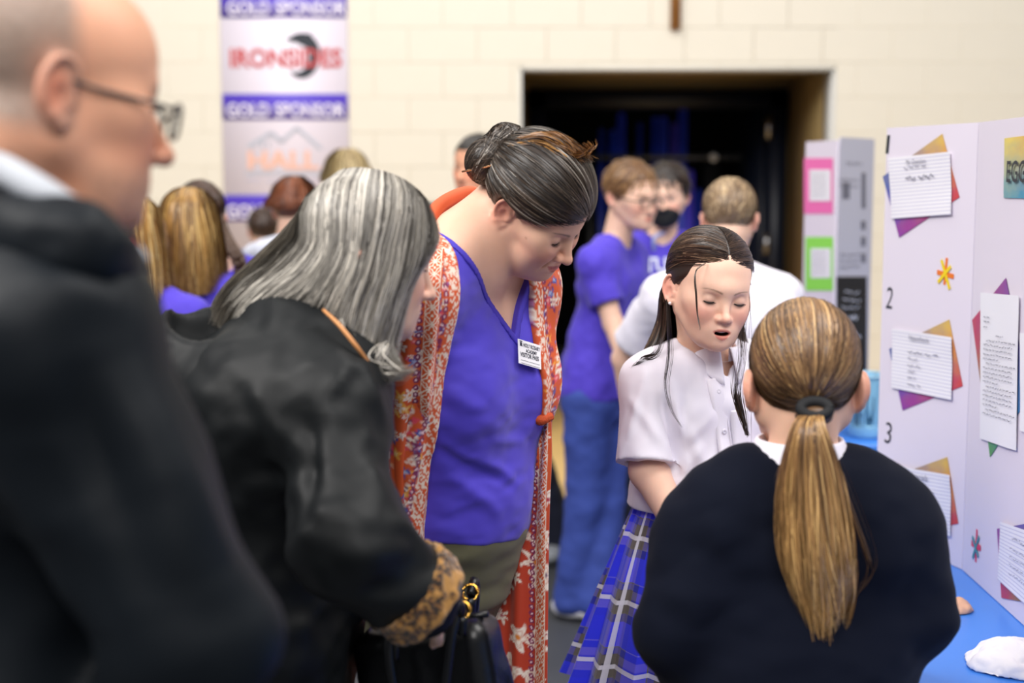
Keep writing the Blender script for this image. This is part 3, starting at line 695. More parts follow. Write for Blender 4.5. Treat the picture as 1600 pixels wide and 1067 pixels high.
three = [([(1391, 247), (1488, 237), (1490, 335), (1395, 342)], [(1473, 209), (1500, 308), (1406, 371), (1380, 276)], '1', (1384, 240), (1393, 211), [(.28, .22, .40, .0065), (.30, .40, .50, .011)], 'My Question'),
         ([(1397, 513), (1491, 527), (1490, 625), (1396, 606)], [(1484, 499), (1505, 603), (1411, 641), (1390, 545)], '2', (1384, 481), (1395, 449), [(.30, .36, .50, .007), (.30, .47, .16, .006), (.30, .58, .22, .006), (.30, .68, .12, .006), (.30, .78, .14, .006), (.30, .90, .22, .006)], 'Hypothesis'),
         ([(1397, 727), (1488, 742), (1488, 838), (1397, 821)], [(1481, 714), (1498, 818), (1404, 836), (1386, 748)], '3', (1382, 691), (1393, 661), [(.22, .36, .55, .006), (.22, .50, .5, .006), (.22, .64, .5, .006), (.22, .78, .5, .006), (.62, .93, .35, .006)], 'Materials')]
for k, (cor, back, num, p0, p1, spec, ttl) in enumerate(three):
    sheet('watercolour_square', back, HNG, pn, .0012, M_WA, 'watercolour paper square in ochre, red, purple and blue', .001, k)
    s_ = sheet('lined_sheet', cor, HNG, pn, .0032, M_LINED, 'lined handwritten sheet', .005, k+20)
    v, f = scribble(rows_on(cor, HNG, pn, .0085, spec), rs, .30); bd.part('handwriting', v, f, M_PENCIL, s_, smooth=False, kind='stuff')
    c = [on(a, b, HNG, pn) for a, b in cor]; du = (c[1]-c[0])/np.linalg.norm(c[1]-c[0]); dz = (c[0]-c[3])/np.linalg.norm(c[0]-c[3])
    put_text(bd, 'heading', ttl, c[0]*.60*.84+c[1]*.40*.84+c[3]*.16*.60+c[2]*.16*.40-du*.02+pn*.0088, du, dz, .075, .013, M_PENCIL, s_, 0, .2)
    a, b = on(*p0, HNG, pn), on(*p1, HNG, pn)
    put_text(bd, 'number', num, a+pn*.0009, pu, Zv, .026 if num != '1' else .012, abs(b[2]-a[2]), M_MARK, None, -.005, .12, label='black marker number '+num)
def strip(a, b, wpx, pt, n, m, off, parent):
    A_, B_ = on(*a, pt, n), on(*b, pt, n); d = (B_-A_)/np.linalg.norm(B_-A_); s = np.cross(d, n)*wpx/2
    v, f = flat([A_+s, B_+s, B_-s, A_-s], n, off, .0004); return bd.part('paper_strip', v, f, m, parent, smooth=False)
M_SY, M_SO, M_SP, M_ST = [mat(n_, lin(c_), rough=.5) for n_, c_ in (('yellow_strip', '#efd21e'), ('orange_strip', '#ea7a28'), ('pink_strip', '#e0305a'), ('teal_strip', '#3a8f9a'))]
strip((1480, 403), (1476, 445), .008, HNG, pn, M_SO, .0010, None); strip((1465, 425), (1491, 432), .010, HNG, pn, M_SO, .0016, None)
strip((1472, 406), (1485, 452), .008, HNG, pn, M_SY, .0022, None); strip((1487, 416), (1467, 441), .008, HNG, pn, M_SY, .0028, None)
strip((1527, 827), (1525, 878), .009, HNG, cn, M_SP, .0010, None); strip((1519, 848), (1533, 857), .012, HNG, cn, M_SP, .0016, None)
strip((1531, 838), (1521, 872), .008, HNG, cn, M_ST, .0022, None); strip((1521, 838), (1530, 870), .008, HNG, cn, M_ST, .0028, None)
# centre panel: title sign, typed page, lower sheet
ts = sheet('title_sign', [(1571, 216), (1668, 204), (1664, 312), (1570, 309)], HNG, cn, .0015, M_WB, 'watercolour title sign in yellow and blue', .002, 5)
a = on(1577, 285, HNG, cn); b = on(1608, 250, HNG, cn); put_text(bd, 'lettering', 'EGG', a+cn*.006, cu_, Zv, np.linalg.norm((b-a)[:2]), b[2]-a[2], M_MARK, ts, .012)
sheet('watercolour_square', [(1573, 434), (1609, 620), (1548, 714), (1520, 500)], HNG, cn, .0012, M_WC, 'watercolour paper in purple, red, blue and green', .001, 8)
tc = [(1537, 457), (1596, 462), (1591, 704), (1534, 685)]; tp = sheet('typed_page', tc, HNG, cn, .0032, M_PAPER, 'white typed page', .004, 9)
spec = [(.12, .17, .16, .004), (.12, .20, .16, .004), (.12, .235, .1, .004), (.46, .29, .2, .004)]+[(.12 if i % 5 else .2, .325+i*.031, .78 if i % 5 != 4 else .42, .0042) for i in range(17)]
v, f = scribble(rows_on(tc, HNG, cn, .0078, spec), rs, .35); bd.part('printed_lines', v, f, M_PRINT, tp, smooth=False, kind='stuff')
sheet('typed_page', [(1598, 520), (1660, 526), (1655, 700), (1597, 672)], HNG, cn, .0032, M_PAPER, 'white typed page', .003, 12)
sheet('watercolour_square', [(1559, 826), (1640, 812), (1624, 945), (1566, 934)], HNG, cn, .0012, M_WC, 'watercolour paper in red and green', .001, 14)
lc = [(1567, 815), (1632, 838), (1628, 966), (1563, 905)]; ls = sheet('lined_sheet', lc, HNG, cn, .0032, M_LINED, 'lined handwritten sheet', .004, 15)
v, f = scribble(rows_on(lc, HNG, cn, .0080, [(.35, .2, .5, .008)]+[(.3, .36+i*.13, .55, .006) for i in range(4)]), rs, .2); bd.part('handwriting', v, f, M_PENCIL, ls, smooth=False, kind='stuff')

# things lying on the near table
def crumple(name, c, r, R, amp, m, label, cat, h=.004, sc=.035):
    S = Sdf().add(el(c, r, R)).cut(plane((0, 0, TZ+.001), (0, 0, -1)))
    v, q = nets(S, h, np.array(c)-max(r)*1.05, np.array(c)+max(r)*1.05)
    n = vnormals(v, q); d = amp*(vnoise(v/sc, 3)+.6*np.abs(vnoise(v/sc*2.2, 5))); v2 = v+n*d[:, None]; v2[:, 2] = np.maximum(v2[:, 2], TZ+.0015)
    rt = link(name, new_mesh(name, v2-np.array([c[0], c[1], TZ]), q, m), None, (c[0], c[1], TZ), label, cat); return rt
k_ = P(1610, 1040, 2.30); crumple('crumpled_towel', (k_[0]-.030, 2.30, TZ), (.078, .075, .040), rotz(25), .010, mat('white_towel', lin('#eceaee'), rough=.8, bump=(300, .3, .001)), 'crumpled white paper towel on blue table at the right edge', 'towel')
k_ = P(1497, 955, 2.60); crumple('folded_paper', (k_[0], 2.60, TZ), (.030, .024, .022), rotz(30), .006, mat('tan_paper', lin('#d9a98a'), rough=.6), 'small tan folded paper on blue table beside the navy sleeve', 'paper', .003, .02)

# ------------------------------------------------------------------ far table with its boards and tub
table(P(1285, 600, 4.3)[0], P(1285, 600, 4.3)[0]+.8, 4.28, 5.9, 'far table with a blue cover behind the white trifold board')
fb = P(1303, 450, 4.68); fl = P(1254, 450, 4.95); u1 = (fb-fl)*[1, 1, 0]; L1 = np.linalg.norm(u1); u1 /= L1; n1 = np.array([u1[1], -u1[0], 0]); n1 = n1 if n1[1] < 0 else -n1
b2 = Root('poster_board', (fb[0], fb[1], TZ), 'white poster board with a pink framed and a green framed sheet on far table', 'display board')
panel('panel', fl, u1, n1, L1, b2, M_BOARD, h=.93)
def pq(px0, py0, px1, py1, pt, n): return [on(px0, py0, pt, n), on(px1, py0, pt, n), on(px1, py1, pt, n), on(px0, py1, pt, n)]
for c_, hexc, lab in (((1257, 247, 1302, 334), '#f06fb4', 'hot pink paper'), ((1259, 370, 1302, 454), '#8ee052', 'lime green paper')):
    v, f = flat(pq(*c_, fb, n1), n1, .0015); pk = b2.part('coloured_sheet', v, f, mat('bright_paper', lin(hexc), rough=.6), None, lab, smooth=False)
    v, f = flat(pq(c_[0]+9, c_[1]+18, c_[2]-3, c_[3]-20, fb, n1), n1, .003); wp = b2.part('white_sheet', v, f, M_PAPER, pk, smooth=False)
    cor = [(c_[0]+9, c_[1]+18), (c_[2]-3, c_[1]+18), (c_[2]-3, c_[3]-20), (c_[0]+9, c_[3]-20)]
    v, f = scribble(rows_on(cor, fb, n1, .0045, [(.12, .2+i*.16, .7, .008) for i in range(5)]), rs, .25); b2.part('handwriting', v, f, M_PENCIL, wp, smooth=False, kind='stuff')
f2r = P(1356, 450, 4.92); u2 = (f2r-fb)*[1, 1, 0]; L2 = np.linalg.norm(u2); u2 /= L2; n2 = np.array([u2[1], -u2[0], 0]); n2 = n2 if n2[1] < 0 else -n2
b3 = Root('printed_board', (fb[0]+.05, fb[1]+.1, TZ), 'grey printed board with black lower half beside the pink and green sheets', 'display board')
panel('panel', fb+u2*.014+n2*.004, u2, n2, L2, b3, mat('printed_grey', lin('#c9c6d0'), rough=.5), h=.94)
v, f = flat(pq(1307, 432, 1354, 640, fb+n2*.004, n2), n2, .0015); bk = b3.part('black_sheet', v, f, mat('black_sheet', lin('#14151a'), rough=.5), smooth=False)
M_PG = mat('print_grey', lin('#77757f'), rough=.6); M_PW = mat('print_white', lin('#c6c6cc'), rough=.6)
bp = fb+n2*.004
v, f = scribble(rows_on([(1306, 240), (1356, 240), (1356, 430), (1306, 430)], bp, n2, .002, [(.3, .09, .5, .012), (.08, .22, .6, .01), (.08, .27, .6, .01), (.12, .85, .6, .012), (.12, .9, .6, .012), (.12, .95, .6, .012)]), rs, .3); b3.part('printed_lines', v, f, M_PG, smooth=False, kind='stuff')
for pa in ((1346, 270, 1352, 325), (1345, 345, 1352, 358), (1345, 370, 1352, 384), (1345, 396, 1352, 410), (1316, 285, 1327, 310)):
    v, f = flat(pq(*pa, bp, n2), n2, .002); b3.part('printed_block', v, f, M_PG, smooth=False)
v, f = scribble(rows_on([(1308, 440), (1354, 440), (1354, 560), (1308, 560)], bp, n2, .004, [(.2, .16, .5, .014), (.15, .26, .6, .014), (.1, .36, .6, .014), (.15, .55, .5, .03), (.15, .75, .6, .03)]), rs, .35); b3.part('printed_lines', v, f, M_PW, bk, smooth=False, kind='stuff')
tb = P(1352, 668, 4.42); Rt = R_(28, 4.42)
S = Sdf().add(rc((tb[0], 4.42, TZ+Rt*.0+.02), (tb[0], 4.42, TZ+.195), Rt*.94-.0, Rt)).cut(plane((0, 0, TZ+.001), (0, 0, -1))).cut(plane((0, 0, TZ+.2), (0, 0, 1)), .006).sub(rc((tb[0], 4.42, TZ+.05), (tb[0], 4.42, TZ+.3), Rt*.88))
tub = Root('plastic_tub', (tb[0], 4.42, TZ), 'light blue plastic tub on far blue table behind the ponytail girl', 'tub')
sdf_part(tub, 'body', S, .005, mat('pale_blue_plastic', lin('#8cc4e4'), rough=.35))
v, q = tube([(tb[0]+Rt*1.02*math.cos(a), 4.42+Rt*1.02*math.sin(a), TZ+.196) for a in np.linspace(0, 2*np.pi, 33)], [.005]*33, None, 8, False); tub.part('rim', v, q, mat('tub_rim', lin('#a4d2ea'), rough=.35))
# ------------------------------------------------------------------ tools for people
def hit(S, px, py, y0, y1=None, step=.6):
    """march from the lens through a pixel to the first surface of S"""
    o = np.array([0, 0, CAM_H]); d = P(px, py, 1.0)-o; t = y0; L = np.linalg.norm(d)
    for _ in range(160):
        p = (o+d*t)[None].astype(np.float32); v = float(S.f(p)[0])
        if v < .0006: break
        t += max(v*step/L, .0004)
        if y1 and t > y1: break
    return o+d*t
def both(*fs): return Prim(lambda p: np.maximum.reduce([f.f(p) for f in fs]), (0, 0, 0), 1e9)
def either(*fs): return Prim(lambda p: np.minimum.reduce([f.f(p) for f in fs]), (0, 0, 0), 1e9)
def inv(f): return Prim(lambda p: -f.f(p), (0, 0, 0), 1e9)
def rot_prim(pr, o, R, sc=1.0):
    o, R = A3(o), A3(R); return Prim(lambda p: pr.f(((p-o)@R)/sc)*sc, o, 1e9 if pr.r > 1e8 else pr.r*sc+np.linalg.norm(pr.c)*sc)
class Head:
    def __init__(s, kind, at, local, yaw, pitch=0, roll=0, sc=1.0, **kw):
        s.q = dict(HEADS[kind]); s.q.update(kw); s.R = frame(yaw, pitch, roll); s.sc = sc
        s.o = np.asarray(at, float)-s.R@np.asarray(local, float)*sc; s.S = head_sdf(s.q)
    def W(s, p): return s.o+(np.asarray(p, float)*s.sc)@s.R.T
    def L(s, p): return ((np.asarray(p, float)-s.o)@s.R)/s.sc
    def prim(s): return s.S.placed(s.o, s.R, s.sc)
    def local(s, pr): return rot_prim(pr, s.o, s.R, s.sc)
    def col(s, tone, browc=None, brow_w=1.0, tint=None):
        b, l, u = SKIN[tone]
        def f(v):
            p = s.L(v); c = face_colour(p, s.q, b, l, u, browc, brow_w)
            return tint(p, c) if tint else c
        return f
CAPC, CAPR = np.array([0, .014, .047]), np.array([.0795, .0985, .0845])
def hair_cap(H, grow=.0, capr=None, front=(-.088, .076), temple=(-.012, .020), nape=-.058, back=.020, sub=None, k=.006):
    """scalp hair as a solid cap with the hairline running forehead - temple - round the ear - nape"""
    a, b = np.array([0, *front]), np.array([0, *temple]); d = b-a; n = np.array([0, d[2], -d[1]]); n = n/np.linalg.norm(n)
    n = n if n[2] < 0 else -n
    A = plane(a, n); B = both(plane((0, back, .03), (0, -1, .10)), plane((0, .06, nape), (0, .25, -1)))
    capr = CAPR if capr is None else capr
    S = Sdf().add(H.local(el(CAPC, capr+grow))).cut(H.local(either(A, B)), k)
    c = H.W(CAPC); S.ops[0] = (0, Prim(S.ops[0][1].f, c, (capr.max()+grow)*H.sc), 0)
    return S
def scalp_dirs(n, rs, front=(-.088, .076), temple=(-.012, .020), nape=-.058, back=.020, grow=0.0):
    """random unit directions (in cap space) inside the hairline"""
    d = rs.normal(size=(n*5, 3)); d /= np.linalg.norm(d, axis=1, keepdims=True); p = CAPC+d*(CAPR+grow)
    a, b = np.array(front), np.array(temple); t = b-a; nn = np.array([-t[1], t[0]]); nn = nn if nn[1] > 0 else -nn
    m = ((p[:, 1:]-a)@nn > 0) | ((p[:, 1] > back) & (p[:, 2] > nape)); return d[m][:n]
def comb(H, dirs, goal, m, rs, grow=.002, lift=.004, part=1.0, jit=.05, swing=0.0, start=0.0, capr=None):
    capr = CAPR if capr is None else capr
    """strands lying on the scalp, combed from each root towards the goal direction"""
    g = np.asarray(goal, float); g = g/np.linalg.norm(g); g = g+rs.normal(size=(len(dirs), 3))*jit; g /= np.linalg.norm(g, axis=1, keepdims=True)
    om = np.arccos(np.clip(np.einsum('ij,ij->i', dirs, g), -.999, .999)); a0, a1 = [np.broadcast_to(np.asarray(z, float), (len(dirs),))[:, None] for z in (start, part)]; t = a0+np.linspace(0, 1, m)[None, :]*(a1-a0)
    so = np.sin(om)[:, None]; P_ = (np.sin((1-t)*om[:, None])/so)[..., None]*dirs[:, None]+(np.sin(t*om[:, None])/so)[..., None]*g[:, None]
    if swing:
        ax = np.cross(dirs, g); P_ = P_+ax[:, None]*(swing*np.sin(np.pi*t))[..., None]; P_ /= np.linalg.norm(P_, axis=2, keepdims=True)
    off = grow+rs.uniform(0, lift, len(dirs))[:, None]*(.4+.6*np.sin(np.pi*np.clip(t, 0, 1)))
    X = CAPC+P_*(capr+off[..., None]); return H.W(X.reshape(-1, 3)).reshape(X.shape)
def palette(n, cols, rs, key=None):
    """strand colours drawn from a list of (hex, weight); key groups neighbours into locks"""
    c = np.array([lin(a) for a, _ in cols]); w_ = np.array([b for _, b in cols], float); w_ /= w_.sum(); cw = np.cumsum(w_)
    r = rs.uniform(size=n) if key is None else np.clip(.5+.5*vnoise(np.stack([key*9, key*0+.5, key*0+rs.uniform(0, 9)], 1))+rs.normal(size=n)*.22, 0, .999)
    if key is not None: r = np.argsort(np.argsort(r))/n
    i = np.minimum(np.searchsorted(cw, r), len(c)-1); return c[i]*rs.uniform(.8, 1.2, (n, 1))
def loft(guides, m): return np.stack([resample(g, m) for g in guides])
def loft_hair(G, n, rs, thick=.012, spread=.004, wave=.0, cut=.12, tip=.0, root_tight=True, srange=None, ctr=None):
    """strands between neighbouring guide curves G (K x m x 3)"""
    K, m = G.shape[:2]; s = rs.uniform(0, K-1, n) if srange is None else rs.uniform(*srange, n)
    Gs = np.stack([resample(G[:, j], 64) for j in range(m)], 1); i = s/(K-1)*63; a = np.minimum(i.astype(int), 62); u = (i-a)[:, None, None]
    X = Gs[a]*(1-u)+Gs[a+1]*u
    T = np.gradient(X, axis=1); S_ = (Gs[a+1]-Gs[a]); N_ = np.cross(T, S_); N_ /= np.linalg.norm(N_, axis=2, keepdims=True)+1e-9
    if ctr is not None and (N_*(X-np.asarray(ctr))).sum() < 0: N_ = -N_
    S_ = S_/(np.linalg.norm(S_, axis=2, keepdims=True)+1e-9); t = np.linspace(0, 1, m)[None, :, None]
    prof = np.sqrt(t) if root_tight else 1.0
    X = X+N_*(rs.uniform(-1, .35, (n, 1, 1))*thick*prof)+S_*(rs.normal(size=(n, 1, 1))*spread*(t if root_tight else 1))
    if wave:
        ph = rs.uniform(0, 6.28, (n, 1, 1)); fr = rs.uniform(.8, 1.8, (n, 1, 1)); X = X+(N_*np.sin(ph+fr*7*t)+S_*np.cos(ph*1.7+fr*6*t))*wave*t
    L = 1-rs.uniform(0, cut, n)**1.0*rs.uniform(size=n)+tip
    ti = np.linspace(0, 1, m)[None]*np.clip(L, .2, 1)[:, None]*(m-1); b = np.minimum(ti.astype(int), m-2); f = (ti-b)[..., None]; r = np.arange(n)[:, None]
    return X[r, b]*(1-f)+X[r, b+1]*f, s/(K-1)
def underlay(G, off=.004, nu=60, ctr=None):
    """opaque sheet under the strands so that no skin shows through"""
    K, m = G.shape[:2]; Gs = np.stack([resample(G[:, j], nu) for j in range(m)], 1); T = np.gradient(Gs, axis=1); S_ = np.gradient(Gs, axis=0); N_ = np.cross(T, S_); N_ /= np.linalg.norm(N_, axis=2, keepdims=True)+1e-9
    if ctr is not None and (N_*(Gs-np.asarray(ctr))).sum() < 0: N_ = -N_
    t = np.linspace(0, 1, m)[None, :, None]; A_ = Gs-N_*off*np.sqrt(t); B_ = A_-N_*.0025; i = np.arange(nu*m).reshape(nu, m)
    q = np.stack([i[:-1, :-1], i[1:, :-1], i[1:, 1:], i[:-1, 1:]], -1).reshape(-1, 4)
    return np.concatenate([A_.reshape(-1, 3), B_.reshape(-1, 3)]), np.concatenate([q, q[:, ::-1]+nu*m])
def hug(H, G, off=.005, capr=None):
    """push guide curves out of the scalp"""
    c = (CAPR if capr is None else capr)+off; q = (H.L(G.reshape(-1, 3))-CAPC)/c; r = np.linalg.norm(q, axis=1, keepdims=True); q = np.where(r < 1, q/np.maximum(r, .2), q)
    return H.W(CAPC+q*c).reshape(G.shape)
def taper(m, n, r, r0=.7, r1=.25): return (r*np.interp(np.linspace(0, 1, m), [0, .25, .7, 1], [r0, 1, .9, r1]))[None]*np.ones((n, 1))
def hair_part(root, lines, r, cols, name='hair', sheet=None, sheet_col=None, more=None, **kw):
    n, m = lines.shape[:2]; v, q, c = ribbons(lines, taper(m, n, r, **kw), cols); parts = [(v, q, c)]
    if sheet is not None: parts.append((*sheet, np.tile(np.array(sheet_col), (len(sheet[0]), 1))))
    v, q, c = merge(parts+(more or [])); return root.part(name, v, q, M_HAIR, col=c)
def cap_mesh(S, h, colr, amp=.0012, sc=(.004, .03, .004), R=None):
    v, q = nets(S, h); n = vnormals(v, q); return v, q, np.tile(np.array(colr), (len(v), 1))
def body_part(root, N, H, hf, hc, col, ext=.15):
    """skin as one mesh: fine voxels round the head, coarser below the clothes"""
    e = np.array([ext, ext+.005, ext+.015]); v1, q1 = nets(N, hf, H.o-e, H.o+e); v2, q2 = nets(N, hc); q2 = q2[np.any(np.abs(v2[q2].mean(1)-H.o) > e-.004, axis=1)]
    v, q, c = merge([(v1, q1, col(v1)), (v2, q2, col(v2))]); return root.part('body', v, q, M_SKIN, col=c)
def hand(S, wrist, d, nrm, side, sc=1.0, curl=40):
    """palm, four unequal curled fingers and a thumb added to S; d = direction of the palm, nrm = back of the hand, side = +1/-1 thumb side"""
    d = np.asarray(d, float); d /= np.linalg.norm(d); nrm = np.asarray(nrm, float); nrm = nrm-d*(nrm@d); nrm /= np.linalg.norm(nrm); x = np.cross(nrm, d)*side
    w0 = np.asarray(wrist, float); kn = w0+d*.085*sc
    S.add(frc(w0+d*.02*sc, kn-d*.01*sc, .030*sc, .038*sc, .36, nrm), .012)
    for off, L in ((.027, .068), (.009, .078), (-.009, .072), (-.026, .056)):
        p = [kn+x*off*sc-d*.012*sc]; a = 8.0
        for f in (.45, .32, .26):
            dd = d*math.cos(math.radians(a))-nrm*math.sin(math.radians(a)); p.append(p[-1]+dd*L*f*sc); a += curl
        S.add(path(p, [.0088*sc, .0080*sc, .0074*sc, .0064*sc]), .003)
    b = w0+d*.022*sc+x*.022*sc; t1 = b+(d*.6+x*.75-nrm*.2)*.040*sc; S.add(path([b, t1, t1+(d*.9+x*.1-nrm*.35)*.030*sc, t1+(d*.9-x*.05-nrm*.6)*.050*sc], [.0125*sc, .0105*sc, .0092*sc, .0072*sc]), .008)
def legs(root, name, hips, feet, rr, m, h=.012, disp=None, shoe=None, knees=None, k=.03, toe=(0, -1), col=None):
    """trousers or bare legs from hip points to ankle points, plus shoes"""
    S = Sdf()
    for i, (a, b) in enumerate(zip(hips, feet)):
        kk = (np.asarray(a)+np.asarray(b))/2+np.array([toe[0]*.02, toe[1]*.02, 0]) if knees is None else np.asarray(knees[i])
        S.add(rc(a, kk, rr[0], rr[1]), k); S.add(rc(kk, b, rr[1], rr[2]), .02)
    o = sdf_part(root, name, S, h, m, disp, col)
    if shoe is not None:
        t = np.array([toe[0], toe[1], 0.0]); t /= np.linalg.norm(t)
        for b in feet:
            b = np.asarray(b, float)*[1, 1, 0]; F = Sdf().add(frc(b+[0, 0, .040]-t*.03, b+[0, 0, .034]+t*.13, .044, .040, .8, (0, 0, 1)), .01).add(rc(b+[0, 0, .05], b+[0, 0, .09], .042, .046), .03).cut(plane((0, 0, .001), (0, 0, -1)))
            sdf_part(root, 'shoe', F, .008, shoe)
    return o
# ------------------------------------------------------------------ woman in the floral wrap
def shell(base, grow, *cuts):
    S = Sdf().add(base.prim(grow))
    for c, k in cuts: S.cut(c, k)
    return S
M_TEE = mat('purple_tee', lin('#4a3cc4'), rough=.75, sheen=.15, bump=(900, .15, .0004))
def noise_disp(scale, amp, seed, R=None, extra=None):
    def f(v, n):
        d = amp*(vnoise((v if R is None else v@R)/np.asarray(scale), seed)+.5*vnoise((v if R is None else v@R)/np.asarray(scale)*2.1, seed+1))
        if extra is not None: d = d+extra(v)
        return n*d[:, None]
    return f
def crease(v, a, b, w_, amp):
    """ridge (amp > 0) or groove along the segment a-b"""
    a, b = np.asarray(a), np.asarray(b); ba = b-a; t = np.clip(((v-a)@ba)/(ba@ba), 0, 1); d = np.linalg.norm(v-a-t[:, None]*ba, axis=1)
    return amp*np.exp(-(d/w_)**2)*np.sin(np.pi*np.clip(t*.94+.03, 0, 1))**.6

w3 = Root('person', (P(745, 600, 2.36)[0], 2.36, 0), 'woman with dark greying hair in a bun, purple v-neck shirt and orange floral wrap', 'person')
H3 = Head('woman', P(791, 331, 2.22), (-.078, .012, .002), 63, 42, -17, .84, up=-28, lo=-44, lipw=.0285, smile=.0045, fold=1, cheek=.030, fat=.020, jaw=.054, jw=.056, nose=.95)
q3 = H3.o
BR3 = rotz(58); lat, fwd = BR3@np.array([1, 0, 0]), BR3@np.array([0, -1, 0]); UP = np.array([0, 0, 1.0])
cN = P(742, 378, 2.31); cC = P(712, 520, 2.35); cB = P(712, 640, 2.36); cW = P(702, 745, 2.37); cH = P(688, 872, 2.38)
T3 = Sdf()
T3.add(frc(cC-lat*.065, cC+lat*.065, .108, .108, .92, fwd), .0)
T3.add(frc(cB-lat*.05, cB+lat*.05, .108, .108, .95, fwd), .10)
T3.add(el(cW, (.145, .112, .13), BR3), .10)
T3.add(el(cH, (.155, .116, .14), BR3), .10)
for s, f_ in ((-1, .055), (1, .055)): T3.add(el(cC+lat*s*.072+fwd*f_-UP*.090, (.074, .070, .080), BR3), .05)
T3.add(el(cW+fwd*.040-UP*.02, (.10, .070, .085), BR3), .06)
shR, shL = cN-lat*.165-UP*.075, cN+lat*.135-UP*.085
T3.add(path([shR, cN-lat*.06-UP*.012, cN+lat*.06-UP*.012, shL], [.058, .054, .054, .056]), .07)
N3 = Sdf()
N3.add(T3.prim(-.004))
nb, nt_ = P(738, 402, 2.30), H3.W((0, .040, -.040))
N3.add(rc(nb, nt_, .062, .052), .04)
N3.add(rc(cN-lat*.04+UP*.004, H3.W((-.02, .055, -.05)), .036, .032), .05)
N3.add(H3.prim(), .012)
# right arm hangs on the near side, left arm behind; both end in hands
armR = [shR, P(636, 610, 2.19), P(620, 805, 2.24)]; armL = [shL, P(818, 600, 2.56), P(808, 770, 2.60)]
for a in (armR, armL):
    N3.add(rc(a[0], a[1], .052, .044), .04).add(rc(a[1], a[2], .042, .030), .02)
hand(N3, armR[2], (.05, -.05, -1), (-.8, -.5, 0), 1, .95, 30); hand(N3, armL[2], (.0, -.1, -1), (.9, .3, 0), 1, .95, 30)
lo_h = np.minimum(H3.o-.16, cC-.02); S_ = N3
def tint3(p, c):   # freckle stays with the skin
    for a, b, s, k in ((-.052, -.047, .0024, .5),): c = mixc(c, lin('#8a4a38'), np.clip(k*np.exp(-((p[:, 1]-b)**2+(p[:, 2]+.012)**2)/s**2), 0, 1))
    return c
v1, q1 = nets(N3, .0021, np.minimum(H3.o-.15, [cN[0]-.22, 9, cC[2]-.02])*[1, 0, 1]+[0, 2.02, 0], np.maximum(H3.o+.16, cN+.2)); 
v2, q2 = nets(N3, .009)
zc_ = cC[2]-.005; keep = np.all(v2[q2][:, :, 2] < zc_+.004, axis=1) | np.any(np.abs(v2[q2][:, :, 0]-cN[0]) > .215, axis=1); q2 = q2[keep]
v3, q3_, c3 = merge([(v1, q1, H3.col('warm', lin('#5a4335'), .9, tint3)(v1)), (v2, q2, H3.col('warm')(v2))])
w3.part('body', v3, q3_, M_SKIN, col=c3)
eyes(w3, H3.o, H3.R, H3.sc, H3.q, lin('#6a5a4a'), (0, -38))
# v-neck shirt
A0 = hit(T3, 801, 524, 2.0); Bl, Br = P(694, 372, 2.20), P(836, 425, 2.33)
vdir = fwd*.75+np.array([0, -.5, 0]); vdir /= np.linalg.norm(vdir)
def vplane(B, ref):
    n = np.cross(B-A0, vdir); n /= np.linalg.norm(n); return plane(A0, n if n@(ref-A0) < 0 else -n)
refp = P(765, 420, 2.2); wed = both(vplane(Bl, refp), vplane(Br, refp), plane(cN-fwd*.030, -fwd))
hem = plane(P(735, 853, 2.24), (-.16, -.02, -1))
SH3 = Sdf().add(T3.prim(.006)).add(path([shR, shR+(armR[1]-shR)*.4], [.054, .050]), .03).add(path([shL, shL+(armL[1]-shL)*.4], [.052, .050]), .03)
SH3.sub(wed, .004).cut(hem, .006).sub(rc(nb+UP*.005, nt_, .074, .07), .006)
pts = dict(a=hit(SH3, 690, 690, 2.0), b=hit(SH3, 800, 745, 2.0), c=hit(SH3, 700, 740, 2.0), d=hit(SH3, 780, 800, 2.0), e=hit(SH3, 700, 800, 2.0), f=hit(SH3, 770, 690, 2.0), g=hit(SH3, 820, 690, 2.0), h=hit(SH3, 690, 610, 2.0), i=hit(SH3, 760, 640, 2.0), j=hit(SH3, 800, 560, 2.0))
ex3 = lambda v: crease(v, pts['a'], pts['b'], .010, .008)+crease(v, pts['c'], pts['d'], .012, .007)+crease(v, pts['e'], pts['b'], .010, .006)-crease(v, pts['a']-UP*.018, pts['b']-UP*.015, .010, .008)+crease(v, pts['h'], pts['i'], .013, .004)+crease(v, pts['f'], pts['g'], .009, .005)-crease(v, pts['h']-UP*.02, pts['f'], .012, .004)
sh_o = sdf_part(w3, 'shirt', SH3, .0046, M_TEE, noise_disp((.05, .05, .028), .0030, 4, None, ex3))
NB = Sdf().add(T3.prim(.0085)).cut(both(wed, inv(Prim(lambda p: wed.f(p)+.0, (0, 0, 0), 1e9))) if False else Prim(lambda p: np.abs(wed.f(p)-.005)-.0055, (0, 0, 0), 1e9), .001).cut(plane(cN-fwd*.02, -fwd)).sub(rc(nb+UP*.005, nt_, .074, .07))
sdf_part(w3, 'neckband', NB, .0035, mat('purple_neckband', lin('#4336b4'), rough=.75))
